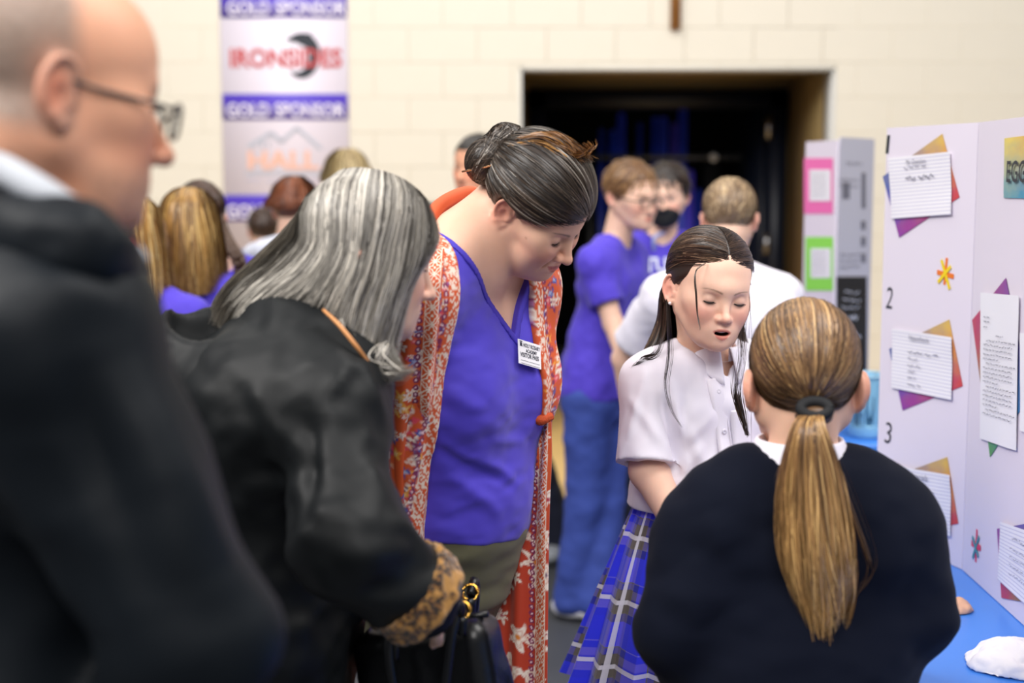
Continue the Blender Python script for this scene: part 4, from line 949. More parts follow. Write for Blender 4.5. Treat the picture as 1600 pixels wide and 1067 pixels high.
# visitor sticker
def sticker():
    c = [hit(SH3, *p, 2.0) for p in ((803, 531), (839, 542), (840, 577), (805, 567))]; n = np.cross(c[1]-c[0], c[3]-c[0]); n /= np.linalg.norm(n); n = n if n[1] < 0 else -n
    u = c[1]-c[0]; L = np.linalg.norm(u); u /= L; t = np.cross(n, u); t = t if t[2] > 0 else -t; Hh = .041; L = .056; o = c[0]+n*.007
    ct = [o, o+u*L, o+u*L-t*Hh, o-t*Hh]; v, f = flat(ct, n, .002, .0012); st = w3.part('name_sticker', v, f, mat('white_sticker', lin('#efeff4'), rough=.4), sh_o, 'white visitor pass sticker', smooth=False)
    ink = mat('sticker_ink', lin('#1c2036'), rough=.5)
    V, F = [], []
    for s, x, y, w_, h_ in (('HOLY ROSARY', .012, .011, .042, .0068), ('ACADEMY', .018, .0195, .028, .0062), ('VISITOR PASS', .004, .0285, .046, .0078)):
        v, f = text_geo(s, .018); lo, hi = v.min(0), v.max(0); w2 = o+n*.0026+np.outer(x+(v[:, 0]-lo[0])/(hi[0]-lo[0])*w_, u)-np.outer(y-(v[:, 1]-lo[1])/(hi[1]-lo[1])*h_, t)
        F += [tuple(i+len(V) for i in g) for g in f]; V += w2.tolist()
    for x, y, w_, h_ in ((.006, .034, .046, .0004), (.006, .039, .046, .0004), (.003, .002, .0065, .0016), (.004, .0045, .005, .005), (.0035, .0096, .0065, .0012)):
        v, f = flat([o+u*x-t*y, o+u*(x+w_)-t*y, o+u*(x+w_)-t*(y+h_), o+u*x-t*(y+h_)], n, .0026, .0002); F += [tuple(i+len(V) for i in g) for g in f]; V += v.tolist()
    w3.part('lettering', V, F, ink, sh_o, 'dark visitor pass lettering and small crest', smooth=False)
sticker()
# olive trousers
M_OLIVE = mat('olive_trousers', lin('#5a5840'), rough=.7, sheen=.1, vary=(12, .08))
PT = Sdf().add(T3.prim(.003)).cut(plane(P(735, 815, 2.3), (0, 0, 1)))
hipR, hipL = cH-lat*.075-UP*.06-fwd*.022, cH+lat*.075-UP*.06-fwd*.022
for a in (hipR, hipL): f_ = np.array([a[0], a[1], .06]); PT.add(rc(a, (a+f_)/2+fwd*.02, .084, .058), .04).add(rc((a+f_)/2+fwd*.02, f_, .066, .05), .03)
sdf_part(w3, 'trousers', PT, .008, M_OLIVE, noise_disp((.09, .09, .035), .006, 9))
for a in (hipR, hipL):
    b = np.array([a[0], a[1], 0]); F = Sdf().add(frc(b+[0, 0, .04]-fwd*.03, b+[0, 0, .034]+fwd*.13, .042, .038, .8, (0, 0, 1))).add(rc(b+[0, 0, .05], b+[0, 0, .09], .04, .044), .03).cut(plane((0, 0, .001), (0, 0, -1)))
    sdf_part(w3, 'shoe', F, .008, M_SHOE_D)
# ---- floral wrap
M_WRAP = mat('floral_wrap', rough=.7, attr=True, sheen=.1, bump=(700, .15, .0004))
RUST, RED, CREAM = np.array(lin('#cf5420')), np.array(lin('#b8391d')), np.array(lin('#efdccb'))
def floral(u, v, seed, dens=260, base=RUST, low=RED, vmid=.55, band=None, flip=False, big=1.0):
    """printed pattern on cloth coordinates in metres: u across from the front edge, v down"""
    rs = np.random.default_rng(seed); c = base*(1-np.clip((v-vmid)/.15, 0, 1))[:, None]+low*np.clip((v-vmid)/.15, 0, 1)[:, None]
    jag = .25*vnoise(np.stack([u*160, v*160, u*0], 1), seed)
    u1, v1 = u.max(), v.max()
    for k in range(int(dens*u1*v1/.1)):
        a, b = rs.uniform(0, u1), rs.uniform(0, v1); upper = b < vmid; r = rs.uniform(.005, .0135)*big*(1 if upper else 1.25); n = rs.integers(4, 8); ph = rs.uniform(0, 6.28)
        kind = rs.choice(5, p=[.50, .14, .14, .14, .08] if upper else [.84, .03, .05, .05, .03]); m = (np.abs(u-a) < r*1.4) & (np.abs(v-b) < r*1.4)
        if not m.any(): continue
        du, dv = u[m]-a, v[m]-b; rr = np.hypot(du, dv)/r; an = np.arctan2(dv, du); pet = .72+.28*np.cos(n*an+ph)+jag[m]
        col = [lin('#f1e3d6'), lin('#3f4f9e'), lin('#e9a23c'), lin('#7a2a5c'), lin('#d8455a')][kind]; cc = c[m]; w_ = np.clip((pet-rr)*6, 0, 1)[:, None]; cc = cc*(1-w_)+np.array(col)*w_
        if kind == 0:
            ring = np.clip(1-np.abs(rr-.55*pet)*9, 0, 1)[:, None]*.55; cc = cc*(1-ring)+np.array(lin('#c06a4c'))*ring
            ce = np.clip((.24-rr)*8, 0, 1)[:, None]; cc = cc*(1-ce)+np.array(lin(['#d9802e', '#b0384a', '#5a2a5e'][rs.integers(3)]))*ce
        else:
            ce = np.clip((.45*pet-rr)*8, 0, 1)[:, None]*.7; cc = cc*(1-ce)+np.array(lin(['#f1e3d6', '#c7cbe6', '#f3d9a0', '#c88ab0', '#f1c0b8'][kind]))*ce
        c[m] = cc
    if band is not None:      # ornamental edge band, repeated palmettes between cream lines, with a plum lace line beside it
        w0, w1 = band; m = (u >= w0) & (u < w1); x = (u[m]-w0)/(w1-w0)*2-1; y = (v[m]/.026) % 1*2-1; rr = np.hypot(x*1.05, y); an = np.arctan2(y, x)
        orn = (np.abs(rr-(.62+.16*np.cos(4*an))) < .10) | (rr < .17) | (np.abs(np.abs(x)-.90) < .06) | ((np.abs(rr-.95) < .07) & (np.abs(y) > .3))
        cc = np.tile(base*.95+low*.05, (m.sum(), 1)); cc[orn] = CREAM*.93; c[m] = cc
        m = (u >= w1) & (u < w1+.014); x = (u[m]-w1)/.014; y = (v[m]/.012) % 1; lace = np.hypot((x-.5)*1.2, y-.5) < .42
        cc = c[m]; cc[lace] = np.array(lin('#7d2350')); cc[np.hypot((x-.5)*1.2, y-.5) < .17] = np.array(lin('#e9c9d0')); c[m] = cc
    return c
def cloth_sheet(name, edges, m, n, seed, th=.0022, foldn=3, amp=.010, colour=None, parent=None, ph=0.0):
    """hanging cloth lofted between polylines (each top -> bottom), with lengthwise folds"""
    G = np.stack([resample(e, m) for e in edges]); K = len(edges); G = np.stack([resample(G[:, j], n) for j in range(m)], 1)      # n x m
    du = np.concatenate([np.zeros((1, m)), np.cumsum(np.linalg.norm(np.diff(G, axis=0), axis=2), 0)]); dv = np.concatenate([np.zeros((n, 1)), np.cumsum(np.linalg.norm(np.diff(G, axis=1), axis=2), 1)], 1)
    T = np.gradient(G, axis=1); S_ = np.gradient(G, axis=0); N_ = np.cross(T, S_); N_ /= np.linalg.norm(N_, axis=2, keepdims=True)+1e-9
    if N_[n//2, m//2, 1] > 0: N_ = -N_
    uu = np.linspace(0, 1, n)[:, None]; vv = np.linspace(0, 1, m)[None]
    G = G+N_*(amp*np.sin(uu*foldn*6.28+ph+1.3*np.sin(vv*2.5+seed))*np.clip(vv*2.5+.15, 0, 1))[..., None]
    i = np.arange(n*m).reshape(n, m); q = np.stack([i[:-1, :-1], i[1:, :-1], i[1:, 1:], i[:-1, 1:]], -1).reshape(-1, 4)
    rim = np.concatenate([i[0, :], i[1:, -1], i[-1, -2::-1], i[-2:0, 0][:]])
    A_ = G.reshape(-1, 3); B_ = A_-N_.reshape(-1, 3)*th; k = n*m; side = np.stack([rim, np.roll(rim, -1), np.roll(rim, -1)+k, rim+k], 1)
    col = colour(du.ravel()*1.0, dv.ravel()); return w3.part(name, np.concatenate([A_, B_]), np.concatenate([q, q[:, ::-1]+k, side]), M_WRAP, parent, col=np.concatenate([col, col]))
KM = Sdf().add(T3.prim(.012)).cut(plane(P(700, 672, 2.3), (0, 0, -1))).add(path([shR, armR[1], armR[2]*1.0], [.066, .062, .068]), .03).add(path([shL, armL[1], armL[2]*.95+armL[1]*.05], [.064, .056, .058]), .03)
def eplane(a, b, out):
    a, b = P(*a), P(*b); n = np.cross(b-a, vdir); n = n/np.linalg.norm(n); return plane(a, n if n[0]*out > 0 else -n)
e1, e2 = eplane((697, 380, 2.18), (676, 700, 2.18), -1), eplane((830, 420, 2.33), (846, 640, 2.33), 1)
ol = both(e1, e2, plane(cC-fwd*.02, -fwd))
KM.sub(ol, .004).sub(rc(nb-UP*.0, nt_, .085, .08), .008)
def kc(v):
    f1, f2 = e1.f(v.astype(np.float32)), e2.f(v.astype(np.float32)); return floral(np.maximum(np.maximum(f1, f2), .0001), cN[2]+.07-v[:, 2], 5, 420, vmid=2, band=(.002, .024))
sdf_part(w3, 'floral_wrap', KM, .0042, M_WRAP, noise_disp((.03, .03, .2), .005, 12), kc)
pE = lambda L: np.array([P(*a) for a in L])
def kedge(dx, tail):
    top = []
    for y_ in (388, 440, 500, 560, 620):
        p = hit(KM, 697-(y_-380)*.066-1.5-dx*(1 if y_ > 480 else .75), y_, 2.0); top.append(p+np.array([0, -.008, 0]) if p[1] < 2.36 else P(697-dx, y_, 2.2))
    return np.array(top+[P(*a) for a in tail])
cloth_sheet('wrap_panel', [kedge(0, [(677, 700, 2.19), (668, 830, 2.215), (662, 1000, 2.23), (658, 1200, 2.25)]),
    kedge(26, [(648, 700, 2.165), (642, 830, 2.19), (638, 1000, 2.21), (634, 1200, 2.23)]),
    kedge(62, [(618, 720, 2.145), (622, 850, 2.17), (622, 1000, 2.19), (620, 1200, 2.21)]),
    kedge(80, [(598, 740, 2.16), (604, 860, 2.18), (606, 1000, 2.2), (604, 1200, 2.22)])], 340, 80, 3, .0025, 2.6, .0050,
    lambda u, v: floral(u, v, 21, 330, vmid=.75, band=(.003, .025)))
cloth_sheet('wrap_panel', [pE([(838, 630, 2.335), (826, 655, 2.36), (806, 720, 2.40), (786, 800, 2.42), (772, 930, 2.41), (764, 1067, 2.40), (758, 1250, 2.40)]),
    pE([(851, 630, 2.335), (846, 655, 2.355), (834, 720, 2.375), (822, 800, 2.385), (814, 930, 2.38), (808, 1067, 2.375), (802, 1250, 2.375)]),
    pE([(863, 630, 2.355), (861, 655, 2.355), (860, 720, 2.36), (858, 800, 2.365), (857, 930, 2.365), (856, 1067, 2.36), (855, 1250, 2.36)])][::-1], 340, 80, 5, .0025, 2.2, .006,
    lambda u, v: floral(u, v, 33, 62, vmid=.10, band=(.004, .024), big=1.7))
v, q = tube([P(832, 652, 2.335), P(845, 656, 2.33), P(862, 650, 2.34)], [.007, .010, .007], 10, 8); w3.part('braided_tie', v, q, mat('rust_braid', lin('#b8481c'), rough=.8, bump=(160, .8, .003)))
v, q = tube([P(607, 640, 2.13), P(640, 655, 2.14), P(676, 662, 2.17)], [.004, .0045, .004], 10, 8); w3.part('braided_tie', v, q, bpy.data.materials['rust_braid'])
v, q = tube([P(668, 350, 2.24), P(684, 326, 2.28), P(708, 309, 2.33), P(738, 302, 2.38), P(765, 312, 2.42)], [.010, .013, .013, .012, .010], 24, 8); w3.part('wrap_collar', v, q, M_WRAP, col=floral(np.linspace(0, .1, len(v)), np.linspace(0, .3, len(v)), 3, 20, vmid=2))
# ---- hair: combed back into a twisted double bun
rs = np.random.default_rng(5); GH = [('#211a17', 5), ('#30271f', 5), ('#42362c', 4), ('#574a3f', 2), ('#8a8177', .8), ('#aaa298', .25)]
kw3 = dict(front=(-.096, .062), temple=(-.020, .012), nape=-.050, back=.024)
cap3 = hair_cap(H3, .013, **kw3); goal = np.array([-.20, .95, -.02])
d = scalp_dirs(26000, rs, **kw3); pz = (CAPC+d*CAPR)
d = d[(d[:, 1] < .05) & (((pz[:, 1]+.096)*.050+(pz[:, 2]-.062)*.076)/.091 < .022) | ((d[:, 2] < -.35) & (d[:, 1] > .3))][:7000]
t0 = rs.uniform(0, .75, len(d))*(rs.uniform(size=len(d)) > .3)-rs.uniform(0, .05, len(d)); Ls = comb(H3, d, goal, 11, rs, .0128, .006, np.minimum(t0+rs.uniform(.3, .6, len(d)), 1), .05, -.12, start=t0)
er = ((H3.L(Ls.reshape(-1, 3)).reshape(Ls.shape)-np.array([-.082, .014, .000]))/np.array([.030, .024, .033])); ok = np.linalg.norm(er, axis=2).min(1) > 1; Ls, d = Ls[ok], d[ok]
cap3.sub(H3.local(el((-.084, .014, .000), (.030, .025, .034))), .004)
cols = palette(len(d), GH, rs, d[:, 2]*1.3+d[:, 0])
hair_part(w3, Ls, .0006, cols, r0=.2, more=[cap_mesh(cap3, .004, lin('#362d28'))])
def coil(c, r, n, rs, ax1, ax2, ax3, tw=1.2, squash=.8, rr=.011):
    out = []
    for k in range(n):
        a0 = rs.uniform(0, 6.28); t = np.linspace(0, rs.uniform(2.5, 4.5), 20); off = rs.normal(size=2)*rr*.55; tilt = rs.normal()*.3
        R1 = r+off[0]; out.append(c+np.outer(np.cos(a0+t)*R1, ax1)+np.outer(np.sin(a0+t)*R1*squash, ax2)+np.outer(off[1]+.3*r*np.sin(t*.5+a0)+tilt*R1*np.cos(t+a0), ax3))
    return np.array(out)
bun = Sdf(); B1, B2 = P(764, 252, 2.265), P(786, 218, 2.26); ax = (H3.R[:, 1], H3.R[:, 2], H3.R[:, 0])
bun.add(el(B1, (.036, .034, .036), H3.R)).add(el(B2, (.024, .022, .026), H3.R), .012).add(rc(B1, H3.W(CAPC+np.array([0, .07, .02])), .024, .034), .02)
Lb = np.concatenate([coil(B1, .028, 520, rs, ax[0], ax[1], ax[2], rr=.017), coil(B1, .026, 300, rs, ax[1], ax[2], ax[0], rr=.017), coil(B2, .017, 260, rs, ax[0], ax[1], ax[2], rr=.011), coil(B2, .016, 160, rs, ax[1], ax[2], ax[0], rr=.011)])
for _ in range(3):
    pb = Lb.reshape(-1, 3).astype(np.float32); Lb = (pb-(bun.f(pb)-.0012-.002*np.repeat(rs.uniform(0, 1, len(Lb)), Lb.shape[1]))[:, None]*grad(bun, pb, .002)*.9).reshape(Lb.shape)
bo = hair_part(w3, Lb, .0007, palette(len(Lb), GH, rs), 'hair_bun', more=[cap_mesh(bun, .004, lin('#2a221f'))])
# loose lighter twist lying over the crown
G = loft([[H3.W((a-.02, .085, .100+b)), H3.W((a-.005, .05, .134+b)), H3.W((a+.01, .010, .142+b*.6)), H3.W((a+.03, -.030, .136+b*.3))] for a, b in ((-.035, -.006), (-.02, .007), (0, .010), (.02, .004))], 16)
Lt, k = loft_hair(G, 420, rs, .012, .004, .004, .4, root_tight=False); hair_part(w3, Lt, .00085, palette(len(Lt), [('#5a3d26', 3), ('#7d5632', 3), ('#a5773f', 1.5), ('#3a2a20', 2)], rs), 'hair_twist', sheet=underlay(G, .006), sheet_col=lin('#4a3322'))
fl = np.array([resample([H3.W((.0+a*.02, .0, .140)), H3.W((.012+a*.02, -.018, .152+b*.01)), H3.W((.02+a*.02, -.022, .164+b*.012)), H3.W((.012+a*.03, -.012, .172+b*.010))], 12) for a, b in rs.normal(size=(70, 2))*.5])
hair_part(w3, fl, .0007, palette(70, [('#6a4526', 3), ('#a5713a', 2)], rs), 'hair_wisp')
v, q = tube([B1+H3.R@np.array([-.040, .012, -.022]), B1+H3.R@np.array([-.034, -.014, .010]), B1+H3.R@np.array([-.030, -.026, .026])], [.0016]*3, 8, 6); w3.part('hair_pin', v, q, mat('bronze_pin', lin('#c89a72'), rough=.25, metal=.9), label='bronze hair pin')
# ------------------------------------------------------------------ girl in white shirt and plaid skirt
class Child(Sdf): pass
M_SHIRT = mat('white_shirt', lin('#eae6f2'), rough=.7, sheen=.1, bump=(900, .12, .0004))
def child_head(q):
    """child proportions: shorter lower face on the same cranium"""
    S0 = head_sdf(q); lo, hi = S0.bounds()
    def f(p):
        p = p.copy(); z = p[:, 2]; p[:, 2] = np.where(z < 0, z/.885, z); return S0.f(p, _bb(p))*.9
    S = Sdf().add(Prim(f, (lo+hi)/2, np.linalg.norm(hi-lo)/2)); return S
class ChildHead(Head):
    def __init__(s, *a, **k):
        super().__init__(*a, **k); s.S = child_head(s.q)
    def col(s, tone, browc=None, brow_w=1.0, tint=None):
        b, l, u = SKIN[tone]
        def f(v):
            p = s.L(v); p[:, 2] = np.where(p[:, 2] < 0, p[:, 2]/.885, p[:, 2]); c = face_colour(p, s.q, b, l, u, browc, brow_w); return tint(p, c) if tint else c
        return f
g4 = Root('person', (P(1085, 600, 2.58)[0], 2.58, 0), 'girl with long dark hair reading aloud in white shirt and blue plaid skirt', 'person')
H4 = ChildHead('child', P(1047, 452, 2.53), (-.078, .012, .000), 14, 7, 6, .885, w=.97, mouth=.0066, up=-24, lo=-38, lipw=.020, brow=.1, nose=.70)
BR4 = rotz(26); lat, fwd = BR4@np.array([1, 0, 0]), BR4@np.array([0, -1, 0])
gN, gC, gW, gH = P(1103, 556, 2.60), P(1104, 650, 2.59), P(1092, 775, 2.58), P(1084, 860, 2.58)
T4 = Sdf().add(frc(gC-lat*.052+UP*.01, gC+lat*.052+UP*.01, .080, .080, .88, fwd)).add(el(gW, (.104, .082, .10), BR4), .08).add(el(gH, (.122, .098, .11), BR4), .08)
sR, sL = gN-lat*.118-UP*.040, gN+lat*.118-UP*.040
T4.add(path([sR, gN-lat*.05-UP*.012, gN+lat*.05-UP*.012, sL], [.040, .038, .038, .040]), .05)
aR = [sR, P(1014, 735, 2.50), P(1075, 850, 2.36)]; aL = [sL, P(1225, 740, 2.60), P(1180, 850, 2.36)]
N4 = Sdf().add(T4.prim(-.006)).add(rc(gN-UP*.02, H4.W((0, .03, -.04)), .046, .044), .03).add(H4.prim(), .010)
for a in (aR, aL): N4.add(rc(a[0], a[1], .038, .034), .03).add(rc(a[1], a[2], .034, .023), .015)
hand(N4, aR[2], aR[2]-aR[1]+fwd*.05, UP+fwd*.2, -1, .82, 30); hand(N4, aL[2], aL[2]-aL[1]+fwd*.05, UP+fwd*.2, 1, .82, 30)
body_part(g4, N4, H4, .0020, .0075, H4.col('fair', lin('#8a6c5a'), .7))
eyes(g4, H4.o, H4.R, H4.sc, H4.q, lin('#4a3a30'), (0, -32))
tt = resample([H4.W((x, -.0925+abs(x)*.25, -.0575)) for x in (-.011, -.005, 0, .005, .011)], 9)
v, q = tube(tt, [.0012, .0022, .0024, .0022, .0012], None, 6); g4.part('teeth', v, q, mat('teeth', lin('#e6e0dc'), rough=.25))
v, q = uvsphere(H4.W((-.079, -.001, -.026)), .0028, 10, 8); g4.part('earring', v, q, mat('pearl', lin('#f0eef2'), rough=.15), label='small pearl stud earring')
# shirt with sleeves, placket, buttons, collar
SH4 = Sdf().add(T4.prim(.012)).add(el(gW+UP*.01, (.116, .096, .09), BR4), .06)
hw = P(1012, 722, 2.50)
def sleeve(a, ax, L, r0, r1):
    """open short sleeve from shoulder point a along ax"""
    q = Sdf().add(rc(a, a+ax*(L+.05), r0, r1)).cut(plane(a+ax*(L-.012), ax), .002); q.sub(rc(a+ax*(L*.78), a+ax*(L+.06), r0*.6, r1-.004), .004); q.ops[1] = (2, q.ops[1][1], .002)
    return Prim(q.f, a+ax*L*.5, L*.5+r1+.02)
for a, e_ in ((aR, P(1010, 735, 2.49)), (aL, P(1228, 740, 2.60))):
    ax = e_-a[0]; L = np.linalg.norm(ax); SH4.add(sleeve(a[0], ax/L, L, .050, .059), .022)
SH4.cut(plane(gW-UP*.012, (0, 0, -1)), .004)
SH4.sub(rc(gN-UP*.016+fwd*.012, H4.W((0, .02, -.03)), .050, .052), .004)
vn = Sdf().add(rc(gN+fwd*.062-UP*.034, gN+fwd*.05+UP*.03, .006, .024)); SH4.sub(vn.prim(), .004)
hp = lambda x, y: hit(SH4, x, y, 2.2)
K4 = [(hp(1040, 628), hp(1062, 738), .010, -.014), (hp(1052, 628), hp(1074, 738), .010, .008), (hp(1030, 560), hp(1062, 640), .012, .004), (hp(985, 620), hp(1030, 690), .010, .004), (hp(1060, 650), hp(1110, 745), .014, .006), (hp(1070, 620), hp(1060, 740), .012, -.006), (hp(1005, 600), hp(980, 690), .009, .004), (hp(1100, 690), hp(1050, 760), .012, .005), (hp(1120, 640), hp(1070, 690), .010, .003)]
ex4 = lambda v: sum(crease(v, a, b, w_, m_*1.35) for a, b, w_, m_ in K4)
so4 = sdf_part(g4, 'shirt', SH4, .0038, M_SHIRT, noise_disp((.035, .035, .06), .0035, 14, BR4, ex4))
def on_shirt(S, pts, wd, off, n=40, th=.0012, cross=None):
    """strip lying on a garment along pixel points"""
    L = resample([hit(S, x, y, 2.0) for x, y in pts], n).astype(np.float32); g = grad(S, L, .004); T = np.gradient(L, axis=0); X = np.cross(T, g); X /= np.linalg.norm(X, axis=1, keepdims=True)
    rows = [L+X*wd/2*s+g*(off-.0006*abs(s)**4*2) for s in (-1, -.5, 0, .5, 1)]; A_ = np.stack(rows, 1).reshape(-1, 3); B_ = A_-np.repeat(g, 5, 0)*(th+off); i = np.arange(n*5).reshape(n, 5)
    q = np.stack([i[:-1, :-1], i[1:, :-1], i[1:, 1:], i[:-1, 1:]], -1).reshape(-1, 4); rim = np.concatenate([i[0, :], i[1:, -1], i[-1, -2::-1], i[-2:0, 0]])
    return np.concatenate([A_, B_]), np.concatenate([q, q[:, ::-1]+n*5, np.stack([rim, np.roll(rim, -1), np.roll(rim, -1)+n*5, rim+n*5], 1)])
v, q = on_shirt(SH4, [(1114, 592), (1120, 620), (1130, 680), (1140, 740), (1146, 775)], .028, .0035); g4.part('placket', v, q, M_SHIRT, so4)
M_BTN = mat('shirt_button', lin('#dcd8e4'), rough=.2, spec=.7)
def button(S, px, py, r=.0052, off=.0038, parent=None, root=None):
    c = hit(S, px, py, 2.0); g = grad(S, c[None].astype(np.float32), .004)[0]; R = basis(c, c+g, (0.1, .2, 1))
    B = Sdf().add(el((0, 0, 0), (r, r, .0017))).sub(el((0, 0, .0021), (r*.62, r*.62, .0012)), .0006)
    for hx in (-.0011, .0011): B.sub(rc((hx, 0, -.003), (hx, 0, .003), .0005))
    v, q = nets(B, .0008); root.part('button', v@R.T+c+g*off, q, M_BTN, parent)
for px, py in ((1121, 612), (1130, 674), (1141, 738)): button(SH4, px, py, parent=so4, root=g4)
def collar(root, parent, cN, lat, fwd, r1, r2, h1, drop, tipdrop, gap, m, tipout=.012, lean=0.0, th=.0022):
    """folded shirt collar: stand, fold and the fall with pointed tips at the front"""
    n = 90; ph = np.radians(np.linspace(gap, 360-gap, n)); fr_ = np.exp(-((np.minimum(ph, 2*np.pi-ph))/math.radians(34))**2)
    dirv = np.outer(np.sin(ph), lat)+np.outer(np.cos(ph), fwd); c = np.asarray(cN)
    rows = []
    for t in np.linspace(0, 1, 12):
        if t < .3: k = t/.3; r = r1+.001*k; z = -h1*.4+h1*1.4*k; rows.append(c+dirv*r+UP*z)
        else:
            k = (t-.3)/.7; r = r1+.003+(r2-r1-.003)*k+fr_*tipout*k; z = h1+.004*math.sin(k*3.14)-(drop+0)*k; rows.append(c+dirv*r[:, None]+np.outer(z-fr_*tipdrop*k, UP)-np.outer(lean*k*fr_, fwd))
    G = np.stack(rows, 1); A_ = G.reshape(-1, 3); N_ = np.cross(np.gradient(G, axis=0), np.gradient(G, axis=1)); N_ /= np.linalg.norm(N_, axis=2, keepdims=True)+1e-9; B_ = A_+N_.reshape(-1, 3)*th
    i = np.arange(n*12).reshape(n, 12); q = np.stack([i[:-1, :-1], i[1:, :-1], i[1:, 1:], i[:-1, 1:]], -1).reshape(-1, 4); rim = np.concatenate([i[0, :], i[1:, -1], i[-1, -2::-1], i[-2:0, 0]])
    return root.part('collar', np.concatenate([A_, B_]), np.concatenate([q, q[:, ::-1]+n*12, np.stack([rim, np.roll(rim, -1), np.roll(rim, -1)+n*12, rim+n*12], 1)]), m, parent)
collar(g4, so4, gN+UP*.004+fwd*.006, lat, fwd, .052, .068, .020, .036, .034, 11, M_SHIRT, .014)
v, q = on_shirt(SH4, [(1158, 640), (1160, 700), (1160, 745)], .045, .002); g4.part('pocket', v, q, M_SHIRT, so4)
# plaid skirt
def plaid():
    m = mat('plaid_wool', rough=.75, sheen=.15); nt = m.node_tree; b = nt.nodes['Principled BSDF']; uvn = nt.nodes.new('ShaderNodeUVMap'); sp = nt.nodes.new('ShaderNodeSeparateXYZ'); nt.links.new(uvn.outputs['UV'], sp.inputs[0])
    seq = [(0, '#2f38ff'), (.25, '#77724e'), (.262, '#2630b8'), (.36, '#15183a'), (.375, '#6d6660'), (.50, '#4b4748'), (.515, '#15183a'), (.53, '#e9e7f2'), (.60, '#15183a'), (.612, '#6d6660'), (.72, '#77724e'), (.735, '#2229a4'), (.86, '#2f38ff')]
    def ramp(out, f):
        a = nt.nodes.new('ShaderNodeMath'); a.operation = 'MULTIPLY'; a.inputs[1].default_value = f; nt.links.new(out, a.inputs[0]); fr_ = nt.nodes.new('ShaderNodeMath'); fr_.operation = 'FRACT'; nt.links.new(a.outputs[0], fr_.inputs[0])
        r = nt.nodes.new('ShaderNodeValToRGB'); r.color_ramp.interpolation = 'CONSTANT'; e = r.color_ramp.elements; e[0].position = 0; e[0].color = (*lin(seq[0][1]), 1); e[1].position = seq[-1][0]; e[1].color = (*lin(seq[-1][1]), 1)
        for p_, c_ in seq[1:-1]: x = e.new(p_); x.color = (*lin(c_), 1)
        nt.links.new(fr_.outputs[0], r.inputs[0]); return r.outputs[0]
    x = nt.nodes.new('ShaderNodeMix'); x.data_type = 'RGBA'; x.inputs['Factor'].default_value = .5; ru, rv = ramp(sp.outputs['X'], 1/.150), ramp(sp.outputs['Y'], 1/.128)
    nt.links.new(ru, x.inputs[6]); nt.links.new(rv, x.inputs[7]); y = nt.nodes.new('ShaderNodeMix'); y.data_type = 'RGBA'; y.blend_type = 'LIGHTEN'; y.inputs['Factor'].default_value = .8; nt.links.new(x.outputs[2], y.inputs[6]); nt.links.new(ru, y.inputs[7])
    z = nt.nodes.new('ShaderNodeMix'); z.data_type = 'RGBA'; z.blend_type = 'LIGHTEN'; z.inputs['Factor'].default_value = .8; nt.links.new(y.outputs[2], z.inputs[6]); nt.links.new(rv, z.inputs[7]); nt.links.new(z.outputs[2], b.inputs['Base Color']); return m
def skirt(root, c0, c1, r0, r1, lat, fwd, npl, m, seed=3, deep=.032, flat=.82, z0=0.0):
    n, rws = 640, 40; a = np.linspace(0, 2*np.pi, n, endpoint=False); rs = np.random.default_rng(seed); jit = np.cumsum(rs.uniform(.75, 1.25, npl)); jit = jit/jit[-1]*2*np.pi
    k = np.searchsorted(jit, a, side='right') % npl; lo_ = np.where(k == 0, 0, jit[k-1]); f = (a-lo_)/(jit[k]-lo_)
    saw = np.where(f < .82, f/.82, 1-(f-.82)/.18)      # knife pleats: long outer face, short return
    big = .35*np.sin(a*3+1.1)+.25*np.sin(a*5+.4); V, UVs = [], []
    for t in np.linspace(0, 1, rws):
        e = t**.85; r = r0+(r1-r0)*e+(saw-.55)*deep*(.12+.88*t**1.2)+big*.030*t**1.5; c = c0*(1-t)+c1*t+UP*0
        p = c+np.outer(r*np.sin(a), lat)+np.outer(r*np.cos(a)*(flat+(1-flat)*t), fwd); p[:, 2] += .006*np.sin(a*4)*t; V.append(p)
    V = np.stack(V, 0); Lc = V[rws//2]; du = np.linalg.norm(np.roll(Lc, -1, 0)-Lc, axis=1); u = np.concatenate([[0], np.cumsum(du)[:-1]])*1.25
    UVs = np.stack([np.broadcast_to(u, (rws, n)), np.broadcast_to(np.linspace(0, np.linalg.norm(c1-c0)*1.12, rws)[:, None], (rws, n))], -1)
    i = np.arange(n*rws).reshape(rws, n); j = np.roll(i, -1, 1); q = np.stack([i[:-1], i[1:], j[1:], j[:-1]], -1)[:, :-1].reshape(-1, 4); last = np.stack([i[:-1, -1], i[1:, -1], i[1:, 0], i[:-1, 0]], -1)
    return root.part('skirt', V.reshape(-1, 3), np.concatenate([q, last]), m, uv=UVs.reshape(-1, 2))
M_PLAID = plaid()
cS0, cS1 = gW+UP*.004, P(1066, 1060, 2.57)
sk = skirt(g4, cS0, cS1, .116, .205, lat, fwd, 16, M_PLAID)
v, q = tube([cS0+lat*.118*math.sin(a)+fwd*.098*math.cos(a)-UP*.004 for a in np.linspace(0, 2*np.pi, 49)], [.009]*49, None, 8, False); g4.part('waistband', v, q, mat('navy_band', lin('#1c2266'), rough=.75))
legs(g4, 'leg', [gH-lat*.055+UP*.02, gH+lat*.055+UP*.02], [np.array([*(gH-lat*.06)[:2], .09]), np.array([*(gH+lat*.06)[:2], .09])], (.068, .048, .034), mat('white_sock', lin('#e4e2ea'), rough=.8), .010, None, M_SHOE_D, None, .03, fwd[:2])
